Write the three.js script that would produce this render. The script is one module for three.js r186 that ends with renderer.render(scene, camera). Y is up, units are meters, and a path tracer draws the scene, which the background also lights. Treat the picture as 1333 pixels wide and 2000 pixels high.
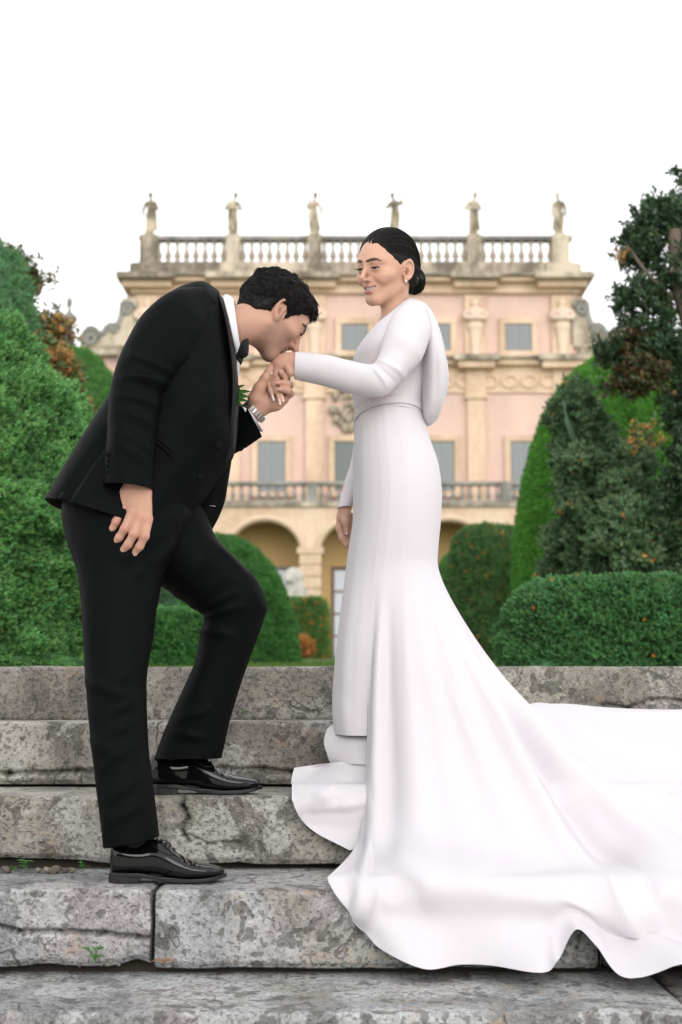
import * as THREE from 'three';
import { mergeGeometries } from 'three/addons/utils/BufferGeometryUtils.js';

// ---------- camera, sky, sun, exposure ----------
const F = 2750, CX = 666.5, CY = 1000, HORIZON = 1370, CAMY = 0.854;
const PITCH = Math.atan((HORIZON - CY) / F), CP = Math.cos(PITCH), SP = Math.sin(PITCH);
const scene = new THREE.Scene();
const camera = new THREE.PerspectiveCamera(2 * Math.atan(1000 / F) * 180 / Math.PI, 682 / 1024, 0.05, 600);
camera.filmGauge = 36;
camera.position.set(0, CAMY, 0);
camera.rotation.x = PITCH;
camera.focus = 3.9;
camera.userData.fStop = 3.7;
scene.add(camera);
const renderer = new THREE.WebGLRenderer({ antialias: true });
renderer.toneMapping = THREE.LinearToneMapping;
renderer.toneMappingExposure = 1.5;
renderer.shadowMap.enabled = true;
{ // bright overcast sky
  const w = 256, h = 128, d = new Float32Array(w * h * 4);
  for (let j = 0; j < h; j++) for (let i = 0; i < w; i++) {
    const up = ((j + 0.5) / h - 0.5) * Math.PI, k = (j * w + i) * 4;
    const s = Math.sin(up), L = s > 0 ? 1.34 - 0.5 * s : 0.9;
    const m = 1 + 0.03 * Math.sin(i / w * Math.PI * 4 + 1.3 * s) + 0.025 * Math.sin(i / w * Math.PI * 10 + 6 * s);
    d[k] = L * m * 1.0; d[k + 1] = L * m * 1.0; d[k + 2] = L * m * 1.015; d[k + 3] = 1;
  }
  const sky = new THREE.DataTexture(d, w, h, THREE.RGBAFormat, THREE.FloatType);
  sky.mapping = THREE.EquirectangularReflectionMapping; sky.magFilter = THREE.LinearFilter; sky.minFilter = THREE.LinearFilter; sky.needsUpdate = true;
  scene.background = sky; scene.environment = sky;
}
const sun = new THREE.DirectionalLight(new THREE.Color(1, 0.975, 0.94), 1.3);
sun.position.set(4, 6.2, 11); sun.target.position.set(0, 1, -6);
sun.castShadow = true; sun.shadow.radius = 90; sun.shadow.mapSize.set(2048, 2048);
Object.assign(sun.shadow.camera, { left: -20, right: 20, top: 20, bottom: -20, near: 1, far: 120 });
scene.add(sun, sun.target);

// ---------- helpers ----------
const V = (x, y, z) => new THREE.Vector3(x, y, z);
// the point that stands z metres in front of the camera on the sight line of a point of the photograph
function W(px, py, z) {
  const u = (px - CX) / F, v = (CY - py) / F, k = z / (CP - v * SP);
  return V(u * k, CAMY + (v * CP + SP) * k, -z);
}
function rng(seed) { let a = seed >>> 0; return () => { a = (a + 0x6D2B79F5) >>> 0; let t = a; t = Math.imul(t ^ (t >>> 15), t | 1); t ^= t + Math.imul(t ^ (t >>> 7), t | 61); return ((t ^ (t >>> 14)) >>> 0) / 4294967296; }; }
const clamp = (x, a, b) => x < a ? a : x > b ? b : x;
const sstep = (a, b, x) => { const t = clamp((x - a) / (b - a), 0, 1); return t * t * (3 - 2 * t); };
const lerp = (a, b, t) => a + (b - a) * t;
function hsh(x, y, z) { let h = Math.imul(x, 374761393) ^ Math.imul(y, 668265263) ^ Math.imul(z, 1274126177); h = Math.imul(h ^ (h >>> 13), 1274126177); h ^= h >>> 16; return (h >>> 0) / 4294967296; }
function vn(x, y, z) {
  const X = Math.floor(x), Y = Math.floor(y), Z = Math.floor(z); let a = x - X, b = y - Y, c = z - Z;
  a = a * a * (3 - 2 * a); b = b * b * (3 - 2 * b); c = c * c * (3 - 2 * c);
  const l = (p, q, t) => p + (q - p) * t;
  return l(l(l(hsh(X, Y, Z), hsh(X + 1, Y, Z), a), l(hsh(X, Y + 1, Z), hsh(X + 1, Y + 1, Z), a), b),
    l(l(hsh(X, Y, Z + 1), hsh(X + 1, Y, Z + 1), a), l(hsh(X, Y + 1, Z + 1), hsh(X + 1, Y + 1, Z + 1), a), b), c) * 2 - 1;
}
function fbm(x, y, z, o) { let s = 0, a = 0.5; for (let i = 0; i < o; i++) { s += a * vn(x, y, z); x = x * 2.03 + 17.1; y = y * 2.03 + 5.7; z = z * 2.03 + 9.2; a *= 0.5; } return s; }
const taken = {};
function named(n) { const k = taken[n] = (taken[n] ?? -1) + 1; return k ? n + '_' + String(k).padStart(3, '0') : n; }
function tag(o, label, category, group, kind) { if (label) o.userData.label = label; if (category) o.userData.category = category; if (group) o.userData.group = group; if (kind) o.userData.kind = kind; return o; }
function thing(name, label, category, group) { const g = new THREE.Group(); g.name = named(name); scene.add(g); return tag(g, label, category, group); }
function part(parent, name, geo, mat, label) { const m = new THREE.Mesh(geo, mat); m.name = name; m.castShadow = m.receiveShadow = true; parent.add(m); if (label) m.userData.label = label; return m; }
function struct(name, geo, mat, label) { const m = part(scene, name, geo, mat); m.userData.kind = 'structure'; if (label) m.userData.label = label; return m; }
const std = (r, g, b, rough = 0.8, extra = {}) => { const m = new THREE.MeshPhysicalMaterial({ roughness: rough, ...extra }); m.color.setRGB(r, g, b); return m; };
const sp = (x, p) => Math.sign(x) * Math.pow(Math.abs(x), p);
function cat(p0, p1, p2, p3, t) { return 0.5 * ((2 * p1) + (-p0 + p2) * t + (2 * p0 - 5 * p1 + 4 * p2 - p3) * t * t + (-p0 + 3 * p1 - 3 * p2 + p3) * t * t * t); }
function catRow(rows, t) { // rows: arrays of equal length
  const n = rows.length - 1, x = clamp(t, 0, 1) * n, i = Math.min(Math.floor(x), n - 1), f = x - i;
  const a = rows[Math.max(i - 1, 0)], b = rows[i], c = rows[i + 1], d = rows[Math.min(i + 2, n)];
  return b.map((_, k) => cat(a[k], b[k], c[k], d[k], f));
}
function geoOf(pos, idx, col, uv) {
  const g = new THREE.BufferGeometry();
  g.setAttribute('position', new THREE.Float32BufferAttribute(pos, 3));
  if (col) g.setAttribute('color', new THREE.Float32BufferAttribute(col, 3));
  if (uv) g.setAttribute('uv', new THREE.Float32BufferAttribute(uv, 2));
  g.setIndex(idx); g.computeVertexNormals(); return g;
}
// tube of elliptical rings. sections: [lx, ly, rx, ry, z, halfDepth, power, zTilt]; l and r are the outline's two sides
function loft(secs, o = {}) {
  const n = o.n ?? 40, rows = o.rows ?? secs.length * 8, pos = [], idx = [], rim = o.rim;
  const S = secs.map(s => { const L = W(s[0], s[1], s[4] - (s[7] ?? 0)), R = W(s[2], s[3], s[4] + (s[7] ?? 0)); return [(L.x + R.x) / 2, (L.y + R.y) / 2, (L.z + R.z) / 2, (R.x - L.x) / 2, (R.y - L.y) / 2, (R.z - L.z) / 2, s[5], s[6] ?? 2]; });
  const ring = (t, k = 1, dz = 0) => {
    const [cx, cy, cz, ax, ay, az, h, p] = catRow(S, t), al = Math.hypot(ax, ay, az), ka = (al * k - (k < 1 ? 0 : 0)) / al;
    for (let i = 0; i < n; i++) {
      const th = i / n * Math.PI * 2, c = sp(Math.cos(th), 2 / p) * ka, s = sp(Math.sin(th), 2 / p) * h * k;
      pos.push(cx + ax * c, cy + ay * c, cz + az * c + s);
    }
  };
  let R = 0; const info = [];
  const add = (t, k) => { ring(t, k); info.push([t, k]); R++; };
  if (rim?.[0]) { add(rim[2] ?? 0.06, 1 - rim[1]); add(0, 1 - rim[1]); }
  for (let j = 0; j <= rows; j++) add(j / rows, 1);
  if (rim?.[3]) { add(1, 1 - rim[1]); add(1 - (rim[2] ?? 0.06), 1 - rim[1]); }
  for (let j = 0; j < R - 1; j++) for (let i = 0; i < n; i++) { const a = j * n + i, b = j * n + (i + 1) % n, c = a + n, d = b + n; idx.push(a, c, b, b, c, d); }
  if (o.cap0) { const m = pos.length / 3; let x = 0, y = 0, z = 0; for (let i = 0; i < n; i++) { x += pos[i * 3]; y += pos[i * 3 + 1]; z += pos[i * 3 + 2]; } pos.push(x / n, y / n, z / n); for (let i = 0; i < n; i++) idx.push(m, i, (i + 1) % n); }
  if (o.cap1) { const m = pos.length / 3, b = (R - 1) * n; let x = 0, y = 0, z = 0; for (let i = 0; i < n; i++) { x += pos[(b + i) * 3]; y += pos[(b + i) * 3 + 1]; z += pos[(b + i) * 3 + 2]; } pos.push(x / n, y / n, z / n); for (let i = 0; i < n; i++) idx.push(m, b + (i + 1) % n, b + i); }
  // make the faces look outwards
  { let vol = 0; for (let k = 0; k < idx.length; k += 3) { const a = idx[k] * 3, b = idx[k + 1] * 3, c = idx[k + 2] * 3; vol += pos[a] * (pos[b + 1] * pos[c + 2] - pos[b + 2] * pos[c + 1]) - pos[a + 1] * (pos[b] * pos[c + 2] - pos[b + 2] * pos[c]) + pos[a + 2] * (pos[b] * pos[c + 1] - pos[b + 1] * pos[c]); }
    void vol; const q = Math.floor(R / 2) * n, A = pos.slice(q * 3, q * 3 + 3); let cx = 0, cy = 0, cz = 0; for (let i = 0; i < n; i++) { cx += pos[(q + i) * 3] / n; cy += pos[(q + i) * 3 + 1] / n; cz += pos[(q + i) * 3 + 2] / n; }
    const p1 = pos.slice((q + 1) * 3, (q + 1) * 3 + 3), p2 = pos.slice((q + n) * 3, (q + n) * 3 + 3);
    const e1 = V(p1[0] - A[0], p1[1] - A[1], p1[2] - A[2]), e2 = V(p2[0] - A[0], p2[1] - A[1], p2[2] - A[2]), nn = e2.cross(e1), out = V(A[0] - cx, A[1] - cy, A[2] - cz);
    if (nn.dot(out) < 0) for (let k = 0; k < idx.length; k += 3) { const t = idx[k]; idx[k] = idx[k + 1]; idx[k + 1] = t; } }
  let g = geoOf(pos, idx);
  if (o.disp) g = displace(g, o.disp);
  return g;
}
function displace(g, fn) {
  const p = g.attributes.position, nn = g.attributes.normal, out = new Float32Array(p.count);
  for (let i = 0; i < p.count; i++) out[i] = fn(p.getX(i), p.getY(i), p.getZ(i), nn.getX(i), nn.getY(i), nn.getZ(i));
  for (let i = 0; i < p.count; i++) p.setXYZ(i, p.getX(i) + nn.getX(i) * out[i], p.getY(i) + nn.getY(i) * out[i], p.getZ(i) + nn.getZ(i) * out[i]);
  g.computeVertexNormals(); return g;
}
// cloth folds: [x0,y0,x1,y1,z, width(m), height(m)] ridges (or grooves, height < 0) along lines
function folds(list) {
  const L = list.map(([x0, y0, x1, y1, z, w, h]) => ({ a: W(x0, y0, z), b: W(x1, y1, z), w, h }));
  return (x, y, z, nx, ny, nz) => {
    let d = 0;
    for (const f of L) {
      const ex = f.b.x - f.a.x, ey = f.b.y - f.a.y, l2 = ex * ex + ey * ey, t = clamp(((x - f.a.x) * ex + (y - f.a.y) * ey) / l2, 0, 1);
      const qx = x - f.a.x - ex * t, qy = y - f.a.y - ey * t, q = (qx * qx + qy * qy) / (f.w * f.w);
      if (q < 9 && Math.abs(z - f.a.z) < 0.2) d += f.h * Math.exp(-q) * (0.35 + 0.65 * Math.sin(Math.PI * clamp(t, 0.08, 0.92))) * sstep(0.2, 0.1, Math.abs(z - f.a.z));
    }
    return d;
  };
}
// dense surface of a distance function (surface nets)
function surf(f, lo, hi, c, color) {
  const nx = Math.ceil((hi[0] - lo[0]) / c) + 1, ny = Math.ceil((hi[1] - lo[1]) / c) + 1, nz = Math.ceil((hi[2] - lo[2]) / c) + 1;
  const g = new Float32Array(nx * ny * nz); let q = 0;
  for (let k = 0; k < nz; k++) for (let j = 0; j < ny; j++) for (let i = 0; i < nx; i++) g[q++] = f(lo[0] + i * c, lo[1] + j * c, lo[2] + k * c);
  const id = new Int32Array(nx * ny * nz).fill(-1), pos = [], idx = [], col = [], sx = 1, sy = nx, sz = nx * ny;
  for (let k = 0; k < nz - 1; k++) for (let j = 0; j < ny - 1; j++) for (let i = 0; i < nx - 1; i++) {
    const b = i + j * sy + k * sz; let m = 0, X = 0, Y = 0, Z = 0, cnt = 0;
    const v = [g[b], g[b + 1], g[b + sy], g[b + sy + 1], g[b + sz], g[b + sz + 1], g[b + sz + sy], g[b + sz + sy + 1]];
    for (let t = 0; t < 8; t++) if (v[t] < 0) m |= 1 << t;
    if (m === 0 || m === 255) continue;
    for (let e = 0; e < 12; e++) { const [p0, p1] = EDGES[e]; if ((v[p0] < 0) === (v[p1] < 0)) continue; const t = v[p0] / (v[p0] - v[p1]); X += (p0 & 1) + ((p1 & 1) - (p0 & 1)) * t; Y += (p0 >> 1 & 1) + ((p1 >> 1 & 1) - (p0 >> 1 & 1)) * t; Z += (p0 >> 2) + ((p1 >> 2) - (p0 >> 2)) * t; cnt++; }
    const x = lo[0] + (i + X / cnt) * c, y = lo[1] + (j + Y / cnt) * c, z = lo[2] + (k + Z / cnt) * c;
    id[b] = pos.length / 3; pos.push(x, y, z); if (color) col.push(...color(x, y, z));
  }
  const quad = (a, b, cc, d, flip) => { if (a < 0 || b < 0 || cc < 0 || d < 0) return; if (flip) idx.push(a, cc, b, a, d, cc); else idx.push(a, b, cc, a, cc, d); };
  for (let k = 1; k < nz - 1; k++) for (let j = 1; j < ny - 1; j++) for (let i = 1; i < nx - 1; i++) {
    const b = i + j * sy + k * sz, s = g[b] < 0;
    if (s !== (g[b + 1] < 0)) quad(id[b - sy - sz], id[b - sz], id[b], id[b - sy], !s);
    if (s !== (g[b + sy] < 0)) quad(id[b - sx - sz], id[b - sx], id[b], id[b - sz], !s);
    if (s !== (g[b + sz] < 0)) quad(id[b - sx - sy], id[b - sy], id[b], id[b - sx], !s);
  }
  return geoOf(pos, idx, color ? col : null);
}
const EDGES = [[0, 1], [2, 3], [4, 5], [6, 7], [0, 2], [1, 3], [4, 6], [5, 7], [0, 4], [1, 5], [2, 6], [3, 7]];
const smin = (a, b, k) => { const h = Math.max(k - Math.abs(a - b), 0) / k; return Math.min(a, b) - h * h * k * 0.25; };
const smax = (a, b, k) => -smin(-a, -b, k);
const hyp = (a, b, c) => Math.sqrt(a * a + b * b + c * c);
const sphere = (x, y, z, cx, cy, cz, r) => hyp(x - cx, y - cy, z - cz) - r;
function ell(x, y, z, cx, cy, cz, a, b, c) { const X = (x - cx) / a, Y = (y - cy) / b, Z = (z - cz) / c, k0 = Math.sqrt(X * X + Y * Y + Z * Z), k1 = Math.sqrt(X * X / a / a + Y * Y / b / b + Z * Z / c / c); return k1 < 1e-9 ? -Math.min(a, b, c) : k0 * (k0 - 1) / k1; }
function cone(x, y, z, ax, ay, az, ra, bx, by, bz, rb) { const ex = bx - ax, ey = by - ay, ez = bz - az, t = clamp(((x - ax) * ex + (y - ay) * ey + (z - az) * ez) / (ex * ex + ey * ey + ez * ez), 0, 1); return hyp(x - ax - ex * t, y - ay - ey * t, z - az - ez * t) - (ra + (rb - ra) * t); }
function tube(pts, r, seg = 24, rad = 6) { return new THREE.TubeGeometry(new THREE.CatmullRomCurve3(pts), seg, r, rad, false); }
function texture(w, h, fn, srgb) {
  const d = new Uint8Array(w * h * 4);
  for (let j = 0; j < h; j++) for (let i = 0; i < w; i++) { const c = fn(i, j), k = (j * w + i) * 4; for (let e = 0; e < 3; e++) { let v = clamp(c[e], 0, 1); if (srgb) v = v < 0.0031308 ? v * 12.92 : 1.055 * Math.pow(v, 1 / 2.4) - 0.055; d[k + e] = v * 255 + 0.5; } d[k + 3] = 255; }
  const t = new THREE.DataTexture(d, w, h, THREE.RGBAFormat); t.wrapS = t.wrapT = THREE.MirroredRepeatWrapping; t.magFilter = THREE.LinearFilter; t.minFilter = THREE.LinearMipmapLinearFilter; t.generateMipmaps = true;
  if (srgb) t.colorSpace = THREE.SRGBColorSpace; t.needsUpdate = true; return t;
}
function surfacePoints(g, count, seed, keep) {
  const p = g.attributes.position, ix = g.index.array, R = rng(seed), acc = [], tri = []; let tot = 0; const a = V(), b = V(), c = V(), n = V();
  for (let i = 0; i < ix.length; i += 3) { a.fromBufferAttribute(p, ix[i]); b.fromBufferAttribute(p, ix[i + 1]); c.fromBufferAttribute(p, ix[i + 2]); n.copy(b).sub(a).cross(c.clone().sub(a)); const ar = n.length() / 2; if (ar < 1e-9) continue; n.normalize(); if (keep && !keep(a, n)) continue; tot += ar; acc.push(tot); tri.push(i, n.x, n.y, n.z); }
  const out = [];
  for (let k = 0; k < count; k++) { const t = R() * tot; let lo = 0, hi = acc.length - 1; while (lo < hi) { const m = (lo + hi) >> 1; acc[m] < t ? lo = m + 1 : hi = m; } const i = tri[lo * 4]; let u = R(), v = R(); if (u + v > 1) { u = 1 - u; v = 1 - v; } a.fromBufferAttribute(p, ix[i]); b.fromBufferAttribute(p, ix[i + 1]); c.fromBufferAttribute(p, ix[i + 2]); out.push([a.clone().multiplyScalar(1 - u - v).addScaledVector(b, u).addScaledVector(c, v), V(tri[lo * 4 + 1], tri[lo * 4 + 2], tri[lo * 4 + 3])]); }
  return out;
}
// ---------- the stone steps ----------
var STEP = { E: [0.200, 3.10], D: [0.402, 3.50], C: [0.599, 3.90], B: [0.794, 4.30], A: [0.970, 4.70] };
function groundY(z) { return z < 3.1 ? 0 : z < 3.5 ? 0.2 : z < 3.9 ? 0.402 : z < 4.3 ? 0.599 : z < 4.7 ? 0.794 : z < 5.15 ? 0.97 : 0.93 + 0.033 * (z - 5.15); }
const TW = 2.4, THH = 1.2;
function stoneTex(seed, o) {
  const w = 2048, h = 1024, n = (x, y, f, k, oc) => fbm(x * f + seed * 7.3, y * f + k * 3.1, seed + k, oc);
  const bump = new Float32Array(w * h);
  const t = texture(w, h, (i, j) => {
    const x = i / w * TW, y = j / h * THH;
    const wx = x + 0.05 * n(x, y, 9, 20, 4), wy = y + 0.05 * n(x, y, 9, 21, 4);
    const big = n(x, y, 2.6, 1, 3), mid = n(wx, wy, 9, 2, 5), fine = n(x, y, 70, 3, 3), grit = n(x, y, 240, 4, 2);
    const light = sstep(o.lt, o.lt + 0.12, n(wx, wy, 6, 5, 6) + 0.14 * fine + 0.08 * grit), dark = sstep(o.dt, o.dt + 0.16, n(wx, wy, 5, 7, 6) + 0.10 * fine), spots = sstep(0.31, 0.38, n(wx, wy, 30, 8, 4) + 0.12 * dark + 0.1 * light), pits = sstep(0.24, 0.30, n(x, y, 120, 11, 2) + 0.06 * light);
    const orange = sstep(0.36, 0.42, n(wx, wy, 10, 12, 5)) * sstep(-0.1, 0.2, fine), pink = sstep(0.10, 0.24, n(wx, wy, 3.6, 14, 5)) * o.pink, moss = sstep(0.26, 0.38, n(wx, wy, 7, 15, 5)) * 0.5;
    const cr = Math.abs(n(wx, wy, 2.3, 16, 5)), crack = sstep(0.006, 0.001, cr) * sstep(-0.05, 0.1, n(x, y, 3, 17, 2));
    const b = o.base * (1 + 0.6 * big + 0.6 * mid + 0.35 * fine + 0.5 * grit), c = [b * o.tint[0], b * o.tint[1], b * o.tint[2]];
    const mixc = (r, g, bb, a) => { c[0] = lerp(c[0], r, a); c[1] = lerp(c[1], g, a); c[2] = lerp(c[2], bb, a); };
    const l = 1 + 0.25 * fine + 0.4 * grit;
    mixc(0.12 * l, 0.107 * l, 0.093 * l, dark * 0.5);
    mixc(0.45 * l * o.lc[0], 0.45 * l * o.lc[1], 0.44 * l * o.lc[2], light * 0.52);
    mixc(0.46 * l, 0.37 * l, 0.37 * l, pink * 0.55); mixc(0.17 * l, 0.16 * l, 0.09 * l, moss * 0.5);
    mixc(0.33, 0.20, 0.09, orange * 0.32); mixc(0.05, 0.046, 0.041, spots * 0.6); mixc(0.06, 0.055, 0.05, pits * 0.5); mixc(0.04, 0.036, 0.032, crack * 0.75);
    const light2 = 0; void light2;
    bump[j * w + i] = 0.5 + 0.30 * mid + 0.28 * fine + 0.22 * grit + 0.07 * light - 0.3 * spots - 0.25 * pits - 0.5 * crack;
    return c;
  }, true);
  const bt = texture(w, h, (i, j) => { const v = bump[j * w + i]; return [v, v, v]; }, false);
  for (const q of [t, bt]) q.repeat.set(1 / TW, 1 / THH);
  const m = new THREE.MeshStandardMaterial({ map: t, bumpMap: bt, bumpScale: 0.006, roughness: 0.92 }); return m;
}
const stoneUpper = stoneTex(3, { base: 0.25, tint: [1.04, 0.96, 0.86], lc: [1, 0.99, 0.95], lt: 0.04, dt: 0.10, pink: 0.15 });
const stoneLower = stoneTex(8, { base: 0.28, tint: [0.98, 1.0, 1.0], lc: [0.97, 1.0, 1.0], lt: -0.02, dt: 0.2, pink: 0.5 });
const stoneTop = stoneTex(14, { base: 0.205, tint: [1.05, 0.96, 0.84], lc: [0.9, 0.87, 0.8], lt: 0.17, dt: 0.07, pink: 0.1 });

const staircase = thing('stone_staircase', 'worn grey stone staircase with lichen, crossing the whole picture below the couple', 'steps');
function stoneBlock(x0, x1, step, zBack, mat, o = {}) {
  const [yT, zF] = STEP[step], h = o.h ?? 0.19, seed = o.seed ?? 1, gap = o.gap ?? (() => 0.008), ec = 0.007;
  const nx = Math.max(2, Math.round((x1 - x0) / (o.dx ?? 0.006))), prof = []; // [z toward the viewer from the back, y, kind]
  const H = h, nF = 44, nT = 26;
  for (let i = 0; i <= nF; i++) prof.push([0, -H + H * i / nF * 0.93, 0]);
  for (let i = 1; i <= 7; i++) { const a = i / 7 * Math.PI / 2; prof.push([-(1 - Math.cos(a)) * 0.013, -0.013 + Math.sin(a) * 0.013, 1]); }
  for (let i = 1; i <= nT; i++) prof.push([-0.013 - (zBack - zF - 0.013) * i / nT, 0, 2]);
  prof.push([-(zBack - zF), -H, 3], [-(zBack - zF) * 0.5, -H, 3]);
  const N = prof.length, pos = [], uv = [], idx = []; let sAcc = [0];
  for (let i = 1; i < N; i++) sAcc.push(sAcc[i - 1] + Math.hypot(prof[i][0] - prof[i - 1][0], prof[i][1] - prof[i - 1][1]));
  for (let q = 0; q <= nx; q++) {
    const x = x0 + (x1 - x0) * q / nx, en = Math.min(x - x0, x1 - x);
    for (let i = 0; i < N; i++) {
      let [dz, dy, kind] = prof[i], z = zF - dz, y = yT + dy, X = x;
      const g = gap(x), f = clamp(-dy / H, 0, 1); y += kind !== 3 ? g * f : g;  // ragged lower edge
      const big = fbm(x * 2.1 + seed, y * 3, z * 2 + seed, 3), mid = fbm(x * 9 + seed * 3, y * 11, z * 9, 4), fine = fbm(x * 45, y * 50 + seed, z * 45, 3);
      let d = 0.006 * big + 0.006 * mid + 0.0035 * fine;
      const chip = sstep(0.12, 0.34, fbm(x * 13 + seed * 5, seed, 2.5, 3)) * 0.010;
      for (const cr of o.cracks ?? []) for (let k = 0; k < cr.p.length - 1; k++) {
        const [ax, ay] = cr.p[k], [bx, by] = cr.p[k + 1], wx = x + 0.006 * fine * 3 + 0.012 * mid, wy = (y - yT) + 0.012 * mid + 0.006 * fine, ex = bx - ax, ey = by - ay, t = clamp(((wx - ax) * ex + (wy - ay) * ey) / (ex * ex + ey * ey), 0, 1), r = Math.hypot(wx - ax - ex * t, wy - ay - ey * t);
        if (kind < 2) d -= cr.d * Math.exp(-(r / cr.w) * (r / cr.w));
      }
      if (kind === 0) { z -= d; z += chip * sstep(0.05, 0.0, -dy) * 0.5; z += 0.012 * sstep(0.9, 1, f); }
      else if (kind === 1) { z -= d; y += d * 0.4 - chip * 0.6; z += chip * 0.6; }
      else if (kind === 2) { y += d * 0.35 - chip * 0.3 * sstep(0.03, 0, -dz - 0.013); }
      const er = sstep(ec * 2.2, 0, en); if (kind < 3) { z += er * 0.008; if (kind > 0) y -= er * 0.006; }
      X += (q === 0 ? 0.002 : q === nx ? -0.002 : 0) * mid * 3;
      pos.push(X, y, -z); uv.push(seed % 2 ? 1.2 - x : x + 1.2, sAcc[i] * 0.97 + (o.v0 ?? 0.02));
    }
  }
  for (let q = 0; q < nx; q++) for (let i = 0; i < N; i++) { const i2 = (i + 1) % N, a = q * N + i, b = q * N + i2, c = a + N, d = b + N; idx.push(a, c, b, b, c, d); }
  for (const e of [0, 1]) { const base = e ? nx * N : 0, m = pos.length / 3; pos.push(e ? x1 : x0, yT - h / 2, -(zF + zBack) / 2); uv.push(0, 0); for (let i = 0; i < N; i++) { const a = base + i, b = base + (i + 1) % N; e ? idx.push(m, a, b) : idx.push(m, b, a); } }
  return part(staircase, 'stone_block', geoOf(pos, idx, null, uv), mat);
}
{
  const wob = (s, a, f) => x => a * (0.5 + fbm(x * f + s, s, 0, 3));
  const niche = (c, w, hh) => x => hh * Math.exp(-((x - c) / w) * ((x - c) / w));
  // E, the lowest step in view
  stoneBlock(-2.6, -1.1, 'E', 3.62, stoneLower, { seed: 2, dx: 0.03 });
  stoneBlock(-1.096, 0.75, 'E', 3.62, stoneLower, { seed: 5, v0: 0.62, h: 0.2, gap: () => 0 });
  stoneBlock(0.756, 2.6, 'E', 3.62, stoneLower, { seed: 9, dx: 0.02 });
  // D
  const gD = x => 0.006 + 0.008 * fbm(x * 9, 4, 1, 3) + niche(-0.49, 0.035, 0.018)(x) + niche(-0.7, 0.06, 0.008)(x);
  stoneBlock(-2.6, -1.15, 'D', 4.02, stoneLower, { seed: 12, dx: 0.03 });
  stoneBlock(-1.146, -0.458, 'D', 4.02, stoneLower, { seed: 15, v0: 0.45, gap: gD, cracks: [{ p: [[-0.86, -0.075], [-0.78, -0.1], [-0.68, -0.098], [-0.58, -0.105], [-0.46, -0.112]], w: 0.005, d: 0.028 }] });
  stoneBlock(-0.451, 0.62, 'D', 4.02, stoneLower, { seed: 21, v0: 0.05, gap: x => 0.004 + 0.005 * fbm(x * 8, 2, 1, 3) });
  stoneBlock(0.626, 2.6, 'D', 4.02, stoneLower, { seed: 23, dx: 0.02 });
  // C
  const gC = x => 0.010 + 0.010 * fbm(x * 7, 8, 1, 3) + sstep(-0.55, -0.75, x) * 0.012;
  stoneBlock(-2.6, -1.2, 'C', 4.42, stoneUpper, { seed: 31, dx: 0.03, gap: gC });
  stoneBlock(-1.196, 0.85, 'C', 4.42, stoneUpper, { seed: 34, gap: gC, cracks: [{ p: [[-0.425, 0.0], [-0.432, -0.03], [-0.42, -0.06], [-0.43, -0.095], [-0.415, -0.118]], w: 0.005, d: 0.03 }, { p: [[-0.425, -0.1], [-0.36, -0.13], [-0.28, -0.125]], w: 0.004, d: 0.012 }] });
  stoneBlock(0.856, 2.6, 'C', 4.42, stoneUpper, { seed: 37, dx: 0.02, gap: gC });
  // B
  stoneBlock(-2.6, -1.25, 'B', 4.82, stoneUpper, { seed: 41, dx: 0.03 });
  stoneBlock(-1.246, 0.42, 'B', 4.82, stoneUpper, { seed: 44, v0: 0.55, gap: () => 0.002, cracks: [{ p: [[-1.2, -0.145], [-1.0, -0.152], [-0.8, -0.148], [-0.6, -0.155], [-0.4, -0.14], [-0.15, -0.15], [0.1, -0.145]], w: 0.006, d: 0.026 }] });
  stoneBlock(0.426, 2.6, 'B', 4.82, stoneUpper, { seed: 48, v0: 0.3, dx: 0.012 });
  // A, the top course
  stoneBlock(-2.8, -1.3, 'A', 5.15, stoneTop, { seed: 51, dx: 0.03 });
  stoneBlock(-1.296, 0.3, 'A', 5.15, stoneTop, { seed: 54, gap: () => 0.002 });
  stoneBlock(0.306, 2.8, 'A', 5.15, stoneTop, { seed: 57, v0: 0.4, dx: 0.008, gap: () => 0.002, cracks: [{ p: [[0.86, -0.13], [0.95, -0.14], [1.03, -0.11], [1.15, -0.12]], w: 0.006, d: 0.02 }] });
}
// soil packed behind the open joints
{
  const soil = std(0.045, 0.035, 0.026, 1), g = [];
  for (const [y, z] of [[0.2, 3.56], [0.402, 3.96], [0.599, 4.36], [0.794, 4.76]]) { const b = new THREE.BoxGeometry(5.1, 0.06, 0.05, 200, 1, 1); b.translate(0, y + 0.006, -z - 0.02); g.push(b); }
  part(staircase, 'joint_soil', displace(mergeGeometries(g), (x, y, z) => 0.01 * fbm(x * 30, y * 30, z * 30, 3)), soil);
}
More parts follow.
